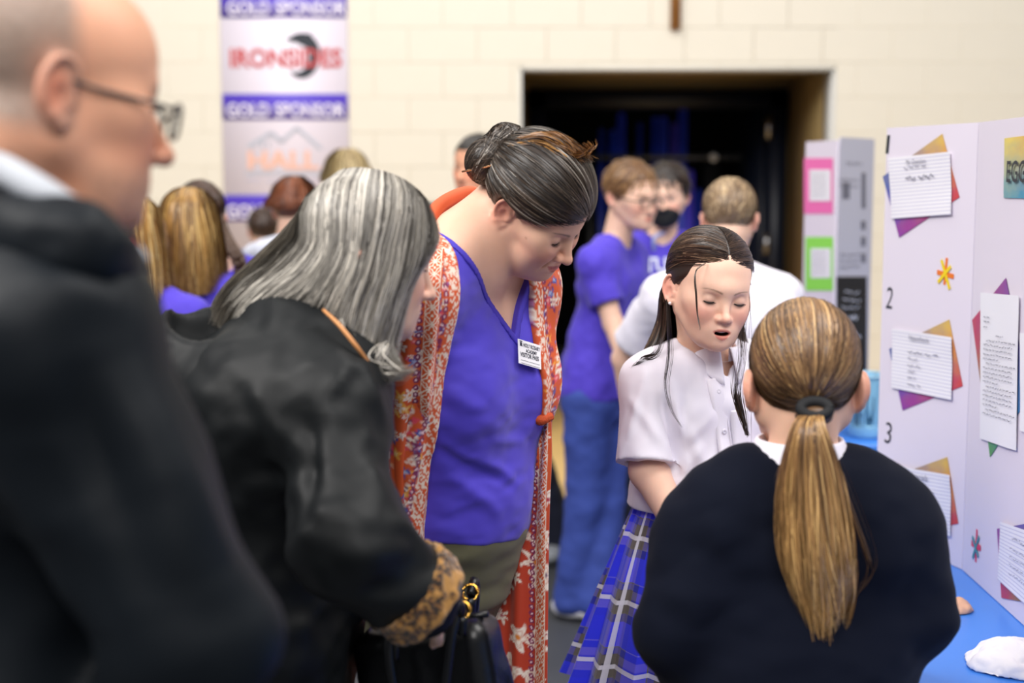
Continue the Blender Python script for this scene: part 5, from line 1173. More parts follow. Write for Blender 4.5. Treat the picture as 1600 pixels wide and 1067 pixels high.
# hair: centre part, swept behind the ears, long down the back with loose locks in front
rs = np.random.default_rng(8); GD = [('#231a16', 4), ('#33261f', 4.5), ('#47362b', 3.5), ('#5d4838', 1.6), ('#7d6551', .6)]
kw4 = dict(front=(-.094, .067), temple=(-.016, .020), nape=-.05, back=.024)
cap4 = hair_cap(H4, .003, **kw4)
def part_roots(n, rs, side):
    yy = -.960+1.7*rs.uniform(0, 1, n)**1.25
    d = np.stack([side*rs.uniform(.01, .05, n), yy, np.sqrt(np.maximum(.05, 1-yy**2))], 1); return d/np.linalg.norm(d, axis=1, keepdims=True)
LS = []
for sd in (-1, 1):
    d = part_roots(2600, rs, sd); t0 = rs.uniform(0, .7, 2600)*(rs.uniform(size=2600) > .35); gy = np.array([sd*.80, .62, -.18])
    LS.append(comb(H4, d, gy, 12, rs, .0030, .0045, np.minimum(t0+rs.uniform(.35, .7, 2600), 1.0), .09, -.10*sd*-1, start=t0))
LS = np.concatenate(LS); cols = palette(len(LS), GD, rs, LS[:, 0, 0]*20+LS[:, 5, 2]*14)
hair_part(g4, LS, .0006, cols, r0=.4, more=[cap_mesh(cap4, .004, lin('#2b201b'))])
Gb = [[H4.W((-.074, .030, .035)), H4.W((-.080, .045, -.01)), P(1036, 505, 2.57), P(1022, 545, 2.56), P(1000, 575, 2.55), P(980, 598, 2.55)],
      [H4.W((-.066, .055, .03)), H4.W((-.075, .065, -.02)), P(1030, 500, 2.61), P(1012, 545, 2.62), P(992, 580, 2.63), P(976, 606, 2.64)],
      [H4.W((-.05, .09, .03)), H4.W((-.05, .10, -.02)), P(1050, 510, 2.66), P(1035, 560, 2.69), P(1020, 600, 2.70), P(1016, 660, 2.71)],
      [H4.W((0, .11, .03)), H4.W((0, .115, -.02)), P(1090, 515, 2.68), P(1090, 560, 2.71), P(1085, 610, 2.72), P(1084, 690, 2.72)],
      [H4.W((.05, .09, .03)), H4.W((.055, .10, -.02)), P(1150, 515, 2.66), P(1158, 560, 2.69), P(1160, 610, 2.70), P(1160, 680, 2.71)],
      [H4.W((.068, .05, .03)), H4.W((.078, .055, -.02)), P(1160, 515, 2.60), P(1172, 560, 2.60), P(1176, 600, 2.58), P(1178, 650, 2.56)]]
G = loft(Gb, 16); Lb, k = loft_hair(G, 2600, rs, .014, .004, .004, .35, ctr=H4.o-UP*.1)
hair_part(g4, Lb, .0007, palette(len(Lb), GD, rs, k*4), 'long_hair', sheet=underlay(G, .006, ctr=H4.o-UP*.1), sheet_col=lin('#2b201b'))
def lock(pts, n, rad, m=18, spread=.004, wave=.002, cols=GD, cut=.4):
    c = resample(pts, m); off = rs.normal(size=(n, 1, 3))*spread*np.sin(np.linspace(.5, 3.0, m))[None, :, None]; X = c[None]+off
    X = X+wave*np.sin(rs.uniform(0, 6, (n, 1, 1))+np.linspace(0, 7, m)[None, :, None]*rs.uniform(.7, 1.3, (n, 1, 1)))*rs.normal(size=(n, 1, 3))*np.linspace(0, 1, m)[None, :, None]
    return X
def locks(root, name, sets, rad, cols=GD):
    X = np.concatenate(sets); return hair_part(root, X, rad, palette(len(X), cols, rs), name)
fr4 = [lock([H4.W((-.078, .020, -.018)), P(1046, 520, 2.49), P(1046, 560, 2.475), P(1041, 600, 2.47), P(1050, 640, 2.46), P(1066, 668, 2.45)], 26, .0006, spread=.0035),
       lock([H4.W((-.046, -.074, .074)), P(1087, 425, 2.44), P(1088, 460, 2.43), P(1090, 490, 2.43), P(1094, 516, 2.42)], 4, .0006, spread=.0012, wave=.001),
       lock([H4.W((-.079, .03, -.03)), P(1030, 545, 2.52), P(1005, 560, 2.51), P(985, 575, 2.52)], 18, .0006, spread=.003),
       lock([H4.W((.072, -.03, .03)), P(1166, 440, 2.50), P(1168, 500, 2.49), P(1163, 560, 2.48), P(1160, 600, 2.46)], 12, .0006, spread=.003, wave=.006),
       lock([H4.W((.076, 0, -.01)), P(1158, 520, 2.52), P(1160, 560, 2.48), P(1152, 610, 2.44), P(1160, 650, 2.43), P(1168, 680, 2.43)], 60, .0006, spread=.006)]
locks(g4, 'loose_lock', fr4, .0007, GD[:3])
fr5 = [lock([P(1112, 556, 2.50), P(1140, 566, 2.46), P(1142, 600, 2.44), P(1145, 635, 2.43), P(1158, 655, 2.42), P(1163, 672, 2.42)], 14, .0005, spread=.002)]

# ------------------------------------------------------------------ girl with the ponytail, seen from behind
M_NAVY = mat('navy_knit', lin('#080d1c'), rough=.85, spec=.12, sheen=.03, bump=(700, .4, .001))
p5 = Root('person', (P(1248, 600, 2.0)[0], 2.0, 0), 'girl in navy cardigan with a long blond-brown ponytail seen from behind', 'person')
H5 = ChildHead('child', P(1257, 598, 1.98), (0, .01, .012), 176, 4, 0, .97, jw=.05)
BR5 = rotz(176); lat, fwd = BR5@np.array([1, 0, 0]), BR5@np.array([0, -1, 0])
pN, pC, pW = P(1250, 722, 1.97), P(1246, 880, 1.97), P(1232, 1080, 1.96)
T5 = Sdf().add(frc(pC-lat*.075+UP*.04, pC+lat*.075+UP*.04, .100, .100, .86, fwd)).add(frc(pC-lat*.055-UP*.10, pC+lat*.055-UP*.10, .098, .098, .9, fwd), .08).add(el(pW, (.150, .115, .13), BR5), .09)
sR, sL = P(1398, 832, 1.97), P(1100, 842, 1.97)
T5.add(path([sL, pN+(sL-pN)*.42+UP*.012, pN+(sR-pN)*.42+UP*.012, sR], [.046, .040, .040, .046]), .06)
aL = [sL, P(1052, 985, 1.93), P(1100, 1075, 2.10)]; aR = [sR, P(1440, 960, 1.95), P(1400, 1000, 2.18)]
N5 = Sdf().add(T5.prim(-.006)).add(rc(pN-UP*.03, H5.W((0, .03, -.03)), .048, .046), .03).add(H5.prim(), .012)
for a, sd in ((aL, -1), (aR, 1)):
    N5.add(rc(a[0], a[1], .036, .032), .03).add(rc(a[1], a[2], .032, .022), .01); hand(N5, a[2], a[2]-a[1], UP, sd, .8, 30)
body_part(p5, N5, H5, .0034, .010, H5.col('warm'))
eyes(p5, H5.o, H5.R, H5.sc, H5.q, lin('#5a4a3a'))
CD5 = Sdf().add(T5.prim(.010)).add(path(aL, [.051, .058, .044]), .035).add(path(aR, [.052, .054, .042]), .035).sub(rc(pN+UP*.012, pN+UP*.2, .060, .085), .008).cut(plane(P(1250, 1175, 2), (0, 0, -1)))
K5 = [(P(1110, 800, 1.9), P(1135, 860, 1.88), .016, .006), (P(1075, 870, 1.9), P(1130, 960, 1.88), .018, .006), (P(1400, 830, 1.9), P(1380, 930, 1.88), .014, .006), (P(1040, 900, 1.9), P(1100, 980, 1.88), .015, .007), (P(1430, 900, 1.9), P(1405, 1010, 1.9), .014, .006)]
sdf_part(p5, 'cardigan', CD5, .0062, M_NAVY, noise_disp((.07, .07, .05), .0045, 23, None, lambda v: sum(crease(v, a, b, w_*1.6, m_) for a, b, w_, m_ in K5)))
v, q = tube([pN+UP*.004+lat*.066*math.sin(a)+fwd*.060*math.cos(a)+UP*.004*math.cos(a) for a in np.linspace(0, 2*np.pi, 49)], [.008]*49, None, 8, False); p5.part('cardigan_neck_rib', v, q, M_NAVY)
collar(p5, None, pN+UP*.012+fwd*.006, lat, fwd, .056, .074, .024, .040, .03, 10, M_SHIRT, .01)
skirt(p5, pW-UP*.02, np.array([pW[0], pW[1], .42]), .140, .22, lat, fwd, 16, M_PLAID, 5)
legs(p5, 'leg', [np.array([*(pW-lat*.055)[:2], .72]), np.array([*(pW+lat*.055)[:2], .72])], [np.array([*(pW-lat*.06)[:2], .09]), np.array([*(pW+lat*.06)[:2], .09])], (.07, .05, .034), M_NAVY, .010, None, M_SHOE_D, None, .03, fwd[:2])
rs = np.random.default_rng(15); GP = [('#4a3626', 3), ('#664b33', 4), ('#846342', 4), ('#a58055', 2.2), ('#c9a673', .8)]
kw5 = dict(front=(-.090, .070), temple=(-.014, .020), nape=-.052, back=.020)
CP5 = CAPR*[.93, 1, 1]; cap5 = hair_cap(H5, .003, CP5, **kw5); tie = np.array([0, .104, -.018]); gdir = (tie-CAPC)/CAPR
d = scalp_dirs(9000, rs, **kw5); Ls = comb(H5, d, gdir, 11, rs, .0028, .0045, rs.uniform(.6, 1.0, len(d)), .035, 0.0, capr=CP5)
hair_part(p5, Ls, .0007, palette(len(d), GP, rs, np.arctan2(d[:, 0], d[:, 2])*2.2), r0=.4, more=[cap_mesh(cap5, .004, lin('#5a422d'))])
tw = H5.W((0, .112, -.022)); v, q = tube([tw+np.array([.0185*math.cos(a), -.004+.006*math.sin(a), .009*math.sin(a)+.006]) for a in np.linspace(0, 2*np.pi, 33)], [.0078]*33, None, 10, False)
p5.part('hair_tie', v, q, mat('black_hair_tie', lin('#0d0e12'), rough=.8), label='black hair tie')
S = Sdf().add(el(tw-[0, 0, .004], (.026, .016, .014))); yb = tw[1]
Gp = []
for a in np.linspace(-90, 270, 9):
    ca, sa = math.cos(math.radians(a)), math.sin(math.radians(a)); pts = [tw+np.array([.012*ca, .006*sa, 0])]
    for px, py, hw_, dep in ((1264, 665, 22, .018), (1266, 730, 42, .026), (1270, 800, 52, .030), (1277, 870, 53, .030), (1286, 930, 42, .024), (1292, 985, 20, .012)):
        c = P(px, py, yb-.030+(.010 if py > 900 else 0)); pts.append(c+np.array([R_(hw_, yb)*ca, dep*sa, R_(14, yb)*math.sin(a*.11)*(py > 900)]))
    Gp.append(pts)
G = loft(Gp, 20); Lp, k = loft_hair(G, 3000, rs, .016, .005, .007, .42, ctr=P(1275, 800, yb+.0))
tc = np.linspace(0, 1, 20)[None, :, None]; c0 = palette(len(Lp), [('#5a4029', 3), ('#7d5b39', 4), ('#a07a4c', 3), ('#c39d66', 1.4)], rs, k*5)[:, None]; cc = c0*(1-.0*tc)+np.array(lin('#c29a5e'))*.45*np.clip(tc*1.6-.5, 0, 1)
hair_part(p5, Lp, .0008, cc, 'ponytail', sheet=underlay(G, .012, 90, P(1275, 800, yb)), sheet_col=lin('#5f452c'), more=[cap_mesh(S, .004, lin('#5a422d'))])
locks(p5, 'loose_lock', [lock([tw+[0, -.01, 0], P(1225, 720, 1.86), P(1218, 790, 1.86), P(1228, 850, 1.86)], 10, .0006, spread=.006, wave=.004), lock([tw+[0, -.01, 0], P(1320, 760, 1.86), P(1352, 850, 1.86), P(1360, 890, 1.86), P(1338, 930, 1.86)], 12, .0006, spread=.005, wave=.004)], .0006, GP)
# ------------------------------------------------------------------ woman with long grey hair in a black coat
M_COAT = mat('black_coat', lin('#0e1113'), rough=.54, spec=.26, bump=(240, .12, .0008))
g2 = Root('person', (P(480, 700, 1.95)[0], 1.95, 0), 'grey haired woman in black hooded coat leaning in with a dark handbag', 'person')
H2 = Head('woman', P(678, 463, 1.97), (0, -.120, -.034), 106, 15, 0, .845, up=2, lo=-22, lipw=.022)
BR2 = rotz(100); lat, fwd = BR2@np.array([1, 0, 0]), BR2@np.array([0, -1, 0])
uN, uC, uW, uH = P(505, 530, 1.97), P(430, 690, 1.98), P(390, 850, 2.0), P(380, 990, 2.0)
T2 = Sdf().add(frc(uC-lat*.075+UP*.05, uC+lat*.075+UP*.05, .125, .125, .95, fwd)).add(el(uW, (.17, .14, .16), BR2), .10).add(el(uH, (.18, .138, .18), BR2), .10)
sR, sL = P(520, 622, 1.84), P(520, 615, 2.05)
T2.add(path([sR, uN+(sR-uN)*.4+UP*.015, uN+(sL-uN)*.4+UP*.015, sL], [.062, .060, .060, .062]), .06)
aR = [sR, P(540, 845, 1.72), P(650, 928, 1.76)]; aL = [sL, P(545, 840, 1.98), P(612, 895, 1.97)]
N2 = Sdf().add(T2.prim(-.02)).add(rc(uN, H2.W((0, .035, -.04)), .056, .050), .04).add(H2.prim(), .012)
for a, s in ((aR, 1), (aL, -1)):
    N2.add(rc(a[0], a[1], .045, .040), .03).add(rc(a[1], a[2], .040, .028), .01)
hand(N2, aR[2], P(706, 946, 1.87)-aR[2], (.5, -.6, .6), -1, .92, 38); hand(N2, aL[2], P(650, 940, 1.97)-aL[2], (.1, .6, .6), 1, .92, 38)
body_part(g2, N2, H2, .0034, .011, H2.col('fair', lin('#8a7a70'), .7))
eyes(g2, H2.o, H2.R, H2.sc, H2.q, lin('#5a6a78'), (0, -14), False)
CO = Sdf().add(T2.prim(.012)).add(rc(uN-fwd*.02, uN+fwd*.03+UP*.035, .085, .072), .05)
CO.add(path([aR[0], aR[1]], [.066, .070]), .03).add(path([aR[1], aR[2]], [.070, .060]), .02).add(path([aL[0], aL[1], aL[2]], [.062, .060, .054]), .04)
fr_ = [P(440, 1150, 1.99), P(420, 1300, 1.99)]
CO.add(el(P(380, 1120, 2.0), (.19, .130, .26), BR2), .10)
axR = (aR[2]-aR[1])/np.linalg.norm(aR[2]-aR[1])
CO.sub(rc(uN+UP*.055, H2.W((0, -.01, -.12)), .058, .075), .008)
K2 = [((470, 690), (640, 742), .013, .012), ((480, 730), (630, 770), .014, -.012), ((520, 650), (640, 700), .014, .009), ((500, 800), (655, 790), .014, .010), ((480, 640), (478, 800), .014, -.012), ((560, 560), (600, 660), .014, .007), ((540, 580), (500, 640), .012, .007), ((600, 800), (680, 860), .014, .008), ((390, 600), (450, 700), .014, .008), ((340, 650), (440, 760), .018, -.010), ((520, 870), (650, 860), .016, .008), ((560, 930), (660, 900), .016, -.008)]
K2 = [(hit(CO, *a, 1.5), hit(CO, *b, 1.5), w_, m_) for a, b, w_, m_ in K2]
co2 = sdf_part(g2, 'coat', CO, .0062, M_COAT, noise_disp((.06, .06, .045), .007, 31, None, lambda v: sum(crease(v, a, b, w_, m_) for a, b, w_, m_ in K2)))
# leopard cuff
LP = Sdf().add(rc(aR[2]-axR*.040, aR[2]+axR*.020, .070, .064)).cut(plane(aR[2]+axR*.022, axR), .006).cut(plane(aR[2]-axR*.022, -axR), .006).sub(rc(aR[2]-axR*.1, aR[2]+axR*.06, .046, .046))
def leo(v):
    c = np.tile(np.array(lin('#a8793a')), (len(v), 1)); rs_ = np.random.default_rng(2)
    for k in rs_.choice(len(v), 420, False):
        d = np.linalg.norm(v-v[k], axis=1)/(.0042+.0015*vnoise(v*160, 3)); c[(d < 1.15) & (d > .55)] = lin('#241509'); c[d <= .55] = lin('#8a5a24')
    return c
sdf_part(g2, 'fur_cuff', LP, .0034, mat('leopard_fur', rough=.85, attr=True, sheen=.3, bump=(500, .5, .002)), noise_disp((.012, .012, .012), .003, 5), leo, label='leopard print cuff')
# hood lying on the back
hd = np.array([P(*a) for a in ((282, 505, 1.93), (272, 560, 1.92), (300, 612, 1.90), (370, 622, 1.86), (440, 585, 1.845), (500, 535, 1.86), (530, 508, 1.88))])
HD = Sdf().add(path(list(resample(hd, 14)), [.022, .030, .036, .042, .045, .048, .050, .050, .048, .042, .034, .026, .020, .014])).add(el(P(380, 560, 1.95), (.10, .10, .055), BR2), .05)
hd2 = np.array([P(*a) for a in ((285, 500, 1.95), (330, 505, 1.99), (400, 500, 2.02), (470, 490, 2.03), (520, 490, 2.02))]); HD.add(path(list(hd2), [.020, .026, .030, .032, .032]), .04)
HD.sub(el(P(352, 498, 1.94), (.062, .075, .050), BR2), .02)
sdf_part(g2, 'hood', HD, .0065, M_COAT, noise_disp((.09, .06, .05), .005, 41), None, co2)
v, q = tube([P(505, 484, 1.84), P(530, 508, 1.815), P(556, 540, 1.805), P(580, 572, 1.82)], [.002, .003, .003, .002], 14, 8); g2.part('tan_strap', v, q, mat('tan_leather', lin('#c98a52'), rough=.5), label='tan strap at the collar')
v, q = tube([hit(CO, 505, 600, 1.5), hit(CO, 498, 640, 1.5)], [.004, .004], 4, 6); g2.part('zip_pull', v, q, M_STEEL)
legs(g2, 'trousers', [uH-lat*.08, uH+lat*.08], [np.array([*(uH-lat*.08)[:2], .06]), np.array([*(uH+lat*.08)[:2], .06])], (.09, .07, .055), mat('black_trousers', lin('#131418'), rough=.8), .012, None, M_SHOE_D, None, .03, fwd[:2])
rs = np.random.default_rng(25); GG = [('#5b5650', 2.2), ('#7b766f', 3.2), ('#98938b', 4), ('#b3ada3', 3.6), ('#cbc4b8', 2.4), ('#dfd8cb', 1)]
cap2 = hair_cap(H2, .001, nape=-.07)
def gl(rows, Y): return [P(a, b, y+.09-(.03 if y > 1.955 else 0)) for (a, b), y in zip(rows, Y)]
near = [gl([(622, 275), (664, 308), (684, 350), (683, 385), (652, 428), (634, 478), (624, 525), (606, 568)], [1.90, 1.86, 1.835, 1.825, 1.82, 1.815, 1.81, 1.81]),
        gl([(612, 272), (643, 305), (660, 352), (652, 408), (628, 460), (612, 510), (604, 552), (634, 584)], [1.90, 1.85, 1.815, 1.80, 1.795, 1.795, 1.795, 1.79]),
        gl([(602, 271), (620, 305), (630, 360), (622, 420), (604, 470), (588, 520), (580, 560), (606, 590)], [1.90, 1.84, 1.80, 1.785, 1.78, 1.78, 1.78, 1.78]),
        gl([(592, 270), (592, 305), (590, 360), (580, 420), (562, 470), (548, 515), (545, 550), (575, 578)], [1.90, 1.835, 1.79, 1.775, 1.77, 1.77, 1.775, 1.78]),
        gl([(582, 270), (565, 305), (552, 360), (538, 415), (520, 455), (506, 480), (496, 490), (488, 496)], [1.90, 1.835, 1.79, 1.775, 1.775, 1.78, 1.79, 1.80]),
        gl([(574, 270), (540, 300), (518, 345), (498, 395), (472, 430), (440, 455), (410, 478), (385, 500)], [1.90, 1.84, 1.80, 1.79, 1.80, 1.81, 1.825, 1.84]),
        gl([(566, 271), (520, 295), (490, 335), (462, 380), (430, 415), (395, 445), (362, 478), (346, 512)], [1.91, 1.87, 1.84, 1.83, 1.84, 1.85, 1.865, 1.87]),
        gl([(560, 272), (508, 290), (474, 325), (440, 368), (402, 405), (366, 438), (340, 472), (330, 508)], [1.93, 1.91, 1.90, 1.89, 1.89, 1.90, 1.91, 1.91]),
        gl([(562, 272), (512, 292), (480, 328), (450, 368), (415, 405), (380, 438), (352, 470), (340, 500)], [1.95, 1.98, 2.0, 2.0, 1.99, 1.98, 1.97, 1.96])]
G = hug(H2, loft(near, 18), .012); Lg, k = loft_hair(G, 5600, rs, .009, .0035, .005, .30, ctr=H2.o)
hair_part(g2, Lg, .00065, palette(len(Lg), GG, rs, k*11), r0=.5, sheet=underlay(G, .008, 110, H2.o), sheet_col=lin('#77726a'), more=[cap_mesh(cap2, .004, lin('#77726a'))])
far = [gl([(600, 271), (640, 300), (655, 350), (648, 420), (630, 480), (618, 540)], [1.93, 1.97, 1.99, 2.0, 2.0, 2.0]), gl([(585, 270), (590, 300), (585, 360), (570, 430), (560, 490), (560, 550)], [1.93, 1.98, 2.01, 2.01, 2.0, 2.0]), gl([(565, 271), (515, 295), (490, 340), (470, 390), (440, 440), (400, 490)], [1.94, 1.98, 2.0, 2.0, 1.99, 1.98])]
G = hug(H2, loft(far, 16), .012); Lf, k = loft_hair(G, 700, rs, .009, .004, .005, .3, ctr=H2.o); hair_part(g2, Lf, .0011, palette(len(Lf), GG, rs, k*5), 'hair', sheet=underlay(G, .008, 50, H2.o), sheet_col=lin('#6d6860'))
locks(g2, 'loose_lock', [lock([P(600, 545, 1.86), P(585, 572, 1.84), P(610, 588, 1.84), P(648, 578, 1.84)], 90, .0007, spread=.009, wave=.004), lock([P(535, 500, 1.86), P(550, 545, 1.845), P(580, 578, 1.84)], 30, .0006, spread=.005)], .0006, GG)

# handbag on her arm
M_LEA = mat('black_leather', lin('#0d0e11'), rough=.34, spec=.45, bump=(160, .3, .001)); M_GOLD = mat('gold_ring', lin('#d9a54a'), rough=.2, metal=1.0)
bc = P(690, 1058, 1.95); Rb = rotz(-18)@roty(-13)
hb = Root('handbag', (bc[0], bc[1], bc[2]-.19), 'black leather handbag with gold rings held below the leopard print cuff', 'handbag')
B = Sdf().add(box(bc-UP*.045, (.104, .048, .125), Rb, .026)); 
sdf_part(hb, 'body', B, .006, M_LEA, noise_disp((.05, .05, .05), .003, 3))
v, q = tube([bc+Rb@np.array([x, 0, .081]) for x in np.linspace(-.09, .09, 8)], [.005]*8, None, 8); hb.part('zip_edge', v, q, M_LEA)
for (ax_, ay_), (bx_, by_), yy in (((616, 1000), (722, 958), 1.885), ((636, 972), (735, 930), 2.01)):
    fy = Rb@np.array([0, -1.0 if yy < 1.9 else 1.0, 0]); a, b = P(ax_, ay_, yy), P(bx_, by_, yy); top = (a+b)/2+UP*.0
    v, q = tube([a, a+fy*.018+UP*.016, a+(b-a)*.06+fy*.030-UP*.03, a+(b-a)*.22+fy*.026-UP*.115, top+fy*.024-UP*.140, b+(a-b)*.22+fy*.026-UP*.115, b+(a-b)*.06+fy*.030-UP*.03, b+fy*.018+UP*.016, b], [.0075]*9, 40, 8); hb.part('handle', v, q, M_LEA)
    for c in (a, b):
        v, q = tube([c+np.array([.011*math.cos(t), .004*math.sin(t), .011*math.sin(t)+.004]) for t in np.linspace(0, 2*np.pi, 17)], [.0026]*17, None, 6, False); hb.part('ring', v, q, M_GOLD)
        v, q = tube([c-UP*.004, c-UP*.030], [.009, .007], 4, 8); hb.part('tab', v, q, M_LEA)

# ------------------------------------------------------------------ bald man in the foreground
M_MCOAT = mat('charcoal_coat', lin('#0b1117'), rough=.55, spec=.2, bump=(500, .3, .001))
m1 = Root('person', (P(60, 700, 1.3)[0], 1.3, 0), 'balding man with glasses in a dark coat standing nearest at left', 'person')
H1 = Head('man', P(97, 138, 1.20), (-.080, .012, .002), 124, 10, 0, .96, fat=.016)
BR1 = rotz(108); lat, fwd = BR1@np.array([1, 0, 0]), BR1@np.array([0, -1, 0])
mN, mC, mW = P(35, 390, 1.30), P(20, 640, 1.34), P(20, 950, 1.36)
T1 = Sdf().add(frc(mC-lat*.09+UP*.03, mC+lat*.09+UP*.03, .135, .135, .92, fwd)).add(el(mW, (.19, .145, .18), BR1), .1).add(el(mW-UP*.18, (.185, .145, .16), BR1), .1)
sR, sL = P(72, 525, 1.13), P(60, 480, 1.49)
T1.add(path([sR, mN+(sR-mN)*.45+UP*.01, mN+(sL-mN)*.45+UP*.01, sL], [.062, .062, .062, .066]), .07)
aR = [sR, P(298, 985, 1.12), P(250, 1120, 1.20)]; aL = [sL, P(130, 960, 1.50), P(200, 1100, 1.42)]
N1 = Sdf().add(T1.prim(-.02)).add(rc(mN-UP*.02, H1.W((0, .035, -.04)), .064, .060), .03).add(H1.prim(), .014)
for a, s in ((aR, 1), (aL, -1)):
    N1.add(rc(a[0], a[1], .048, .042), .03).add(rc(a[1], a[2], .042, .030), .01); hand(N1, a[2], np.array([.2, .2, -1]), (.6, -.6, 0) if s > 0 else (.6, .6, 0), s, .95, 34)
def stub(p, c):     # shaved grey hair round the back and sides of the head
    m = np.clip((p[:, 1]+.012+np.clip(p[:, 2]-.02, 0, .04)*-.2)/.02, 0, 1)*np.clip((p[:, 2]+.045)/.02, 0, 1)*np.clip((.098-p[:, 2]+.06*np.clip(p[:, 1]-.02, 0, 1))/.02, 0, 1)*np.clip((np.abs(p[:, 0])-.0)/.02+.6*(p[:, 1] > .05), 0, 1)
    m = m*(1-bump_(np.abs(p)*[1, 0, 1]+p*[0, 1, 0], (.085, .020, 0), (.016, .022, .036))); g = (.5+.5*vnoise(p*520, 2))[:, None]
    st = np.array(lin('#8d8177'))*(.75+.5*g); c = c*(1-.85*m[:, None])+st*.85*m[:, None]
    b = np.clip((-.050-p[:, 2])/.02, 0, 1)*np.clip((-.02-p[:, 1])/.02, 0, 1)*(.35+.2*vnoise(p*420, 4)); return mixc(c, lin('#8a6f60'), np.clip(b, 0, .5))
body_part(m1, N1, H1, .0032, .012, H1.col('ruddy', lin('#6a5a4e'), 1.0, stub))
eyes(m1, H1.o, H1.R, H1.sc, H1.q, lin('#5a6a6a'), (0, -6), False)
CO1 = Sdf().add(T1.prim(.014)).add(rc(mN-fwd*.02-UP*.01, mN+fwd*.0+UP*.030, .098, .082), .05)
CO1.add(path([aR[0], aR[0]*.5+aR[1]*.5, aR[1]], [.078, .080, .066]), .04).add(path([aR[1], aR[2]], [.066, .056]), .02).add(path(aL, [.08, .078, .064]), .05)
CO1.add(el(P(20, 1250, 1.36), (.20, .17, .26), BR1), .12).sub(rc(mN+UP*.045, H1.W((0, .0, -.12)), .066, .085), .010)
K1 = [((190, 560), (330, 900), .026, .010), ((110, 560), (230, 950), .024, -.016), ((290, 720), (360, 880), .016, .006), ((60, 700), (150, 980), .03, -.012), ((330, 960), (420, 900), .018, -.010), ((60, 400), (190, 430), .018, -.010), ((40, 440), (200, 470), .02, .008)]
K1 = [(hit(CO1, *a, .9), hit(CO1, *b, .9), w_, m_) for a, b, w_, m_ in K1]
co1 = sdf_part(m1, 'coat', CO1, .0078, M_MCOAT, noise_disp((.10, .10, .09), .008, 51, None, lambda v: sum(crease(v, a, b, w_, m_) for a, b, w_, m_ in K1)))
# hood lying round the neck, grey collar, red cord
hr = np.array([P(*a) for a in ((-60, 330, 1.34), (-20, 350, 1.22), (40, 372, 1.14), (110, 384, 1.11), (165, 400, 1.13), (205, 425, 1.20))])
HO = Sdf().add(path(list(resample(hr, 14)), [.030, .034, .038, .040, .042, .042, .042, .040, .038, .034, .030, .026, .022, .016])); sdf_part(m1, 'hood', HO, .006, M_MCOAT, noise_disp((.06, .06, .03), .006, 61), None, co1)
gc = np.array([P(*a) for a in ((-30, 250, 1.22), (10, 268, 1.15), (60, 298, 1.12), (110, 330, 1.12), (150, 352, 1.15), (172, 372, 1.20))])
v, q = tube(gc, [.012, .013, .013, .013, .012, .010], 30, 10); m1.part('shirt_collar', v, q, mat('grey_collar', lin('#a9adb4'), rough=.7, bump=(300, .4, .001)), label='grey knitted collar')
v, q = tube([P(150, 350, 1.22), P(180, 385, 1.21), P(205, 408, 1.22), P(200, 425, 1.22)], [.010, .014, .016, .008], 14, 10); m1.part('collar_lining', v, q, bpy.data.materials['grey_collar'])
v, q = tube([P(205, 372, 1.25), P(220, 400, 1.25), P(222, 440, 1.26), P(217, 482, 1.28)], [.004, .005, .006, .004], 14, 8); m1.part('red_cord', v, q, mat('red_cord', lin('#c0202a'), rough=.6), label='red cord at the collar')
legs(m1, 'trousers', [mW-UP*.12-lat*.085, mW-UP*.12+lat*.085], [np.array([*(mW-lat*.09)[:2], .06]), np.array([*(mW+lat*.09)[:2], .06])], (.095, .072, .06), mat('dark_trousers', lin('#17181d'), rough=.8), .012, None, M_SHOE_D, None, .03, fwd[:2])
# glasses
M_GF = mat('dark_glasses_frame', lin('#2b2422'), rough=.3); M_GL = bpy.data.materials.new('spectacle_lens'); M_GL.use_nodes = True
nt = M_GL.node_tree; [nt.nodes.remove(n_) for n_ in list(nt.nodes) if n_.type != 'OUTPUT_MATERIAL']
tr, gl_, mx = nt.nodes.new('ShaderNodeBsdfTransparent'), nt.nodes.new('ShaderNodeBsdfGlossy'), nt.nodes.new('ShaderNodeMixShader'); tr.inputs[0].default_value = (.90, .92, .95, 1); gl_.inputs['Roughness'].default_value = .03; mx.inputs[0].default_value = .10
nt.links.new(tr.outputs[0], mx.inputs[1]); nt.links.new(gl_.outputs[0], mx.inputs[2]); nt.links.new(mx.outputs[0], [n_ for n_ in nt.nodes if n_.type == 'OUTPUT_MATERIAL'][0].inputs[0])
def glasses(root, H, m, fr=.0016, out=-.112, z=-.002, wdt=.021, hgt=.016):
    g = link('glasses', None, root.o); g.empty_display_size = .02
    def pt(name, v, q, mm): return root.part(name, v, q, mm, g)
    for s in (-1, 1):
        a = np.linspace(0, 2*np.pi, 41); sq = lambda t: np.sign(t)*np.abs(t)**.62
        ring = np.stack([s*.0325+wdt*sq(np.cos(a)), np.full(41, out)+.18*np.abs(s*.0325+wdt*sq(np.cos(a)))*1.0-.004, z+hgt*sq(np.sin(a))], 1)
        v, q = tube(H.W(ring), [fr]*41, None, 6, False); pt('rim', v, q, m)
        c = ring[:-1]; v, f = H.W(np.concatenate([c, [c.mean(0)]])), [(i, (i+1) % 40, 40) for i in range(40)]; pt('lens', v, f, M_GL)
        v, q = tube(H.W([(s*(.0325+wdt), out+.010, z+.006), (s*.070, -.085, z+.008), (s*.0775, -.02, z+.010), (s*.078, .012, z+.012), (s*.078, .03, z-.006)]), [fr, fr*1.1, fr*1.1, fr, fr], 20, 6); pt('temple_arm', v, q, m)
    v, q = tube(H.W([(-.0115, out-.0015, z+.004), (0, out-.004, z+.007), (.0115, out-.0015, z+.004)]), [fr]*3, 8, 6); pt('bridge', v, q, m)
glasses(m1, H1, M_GF, .0020)
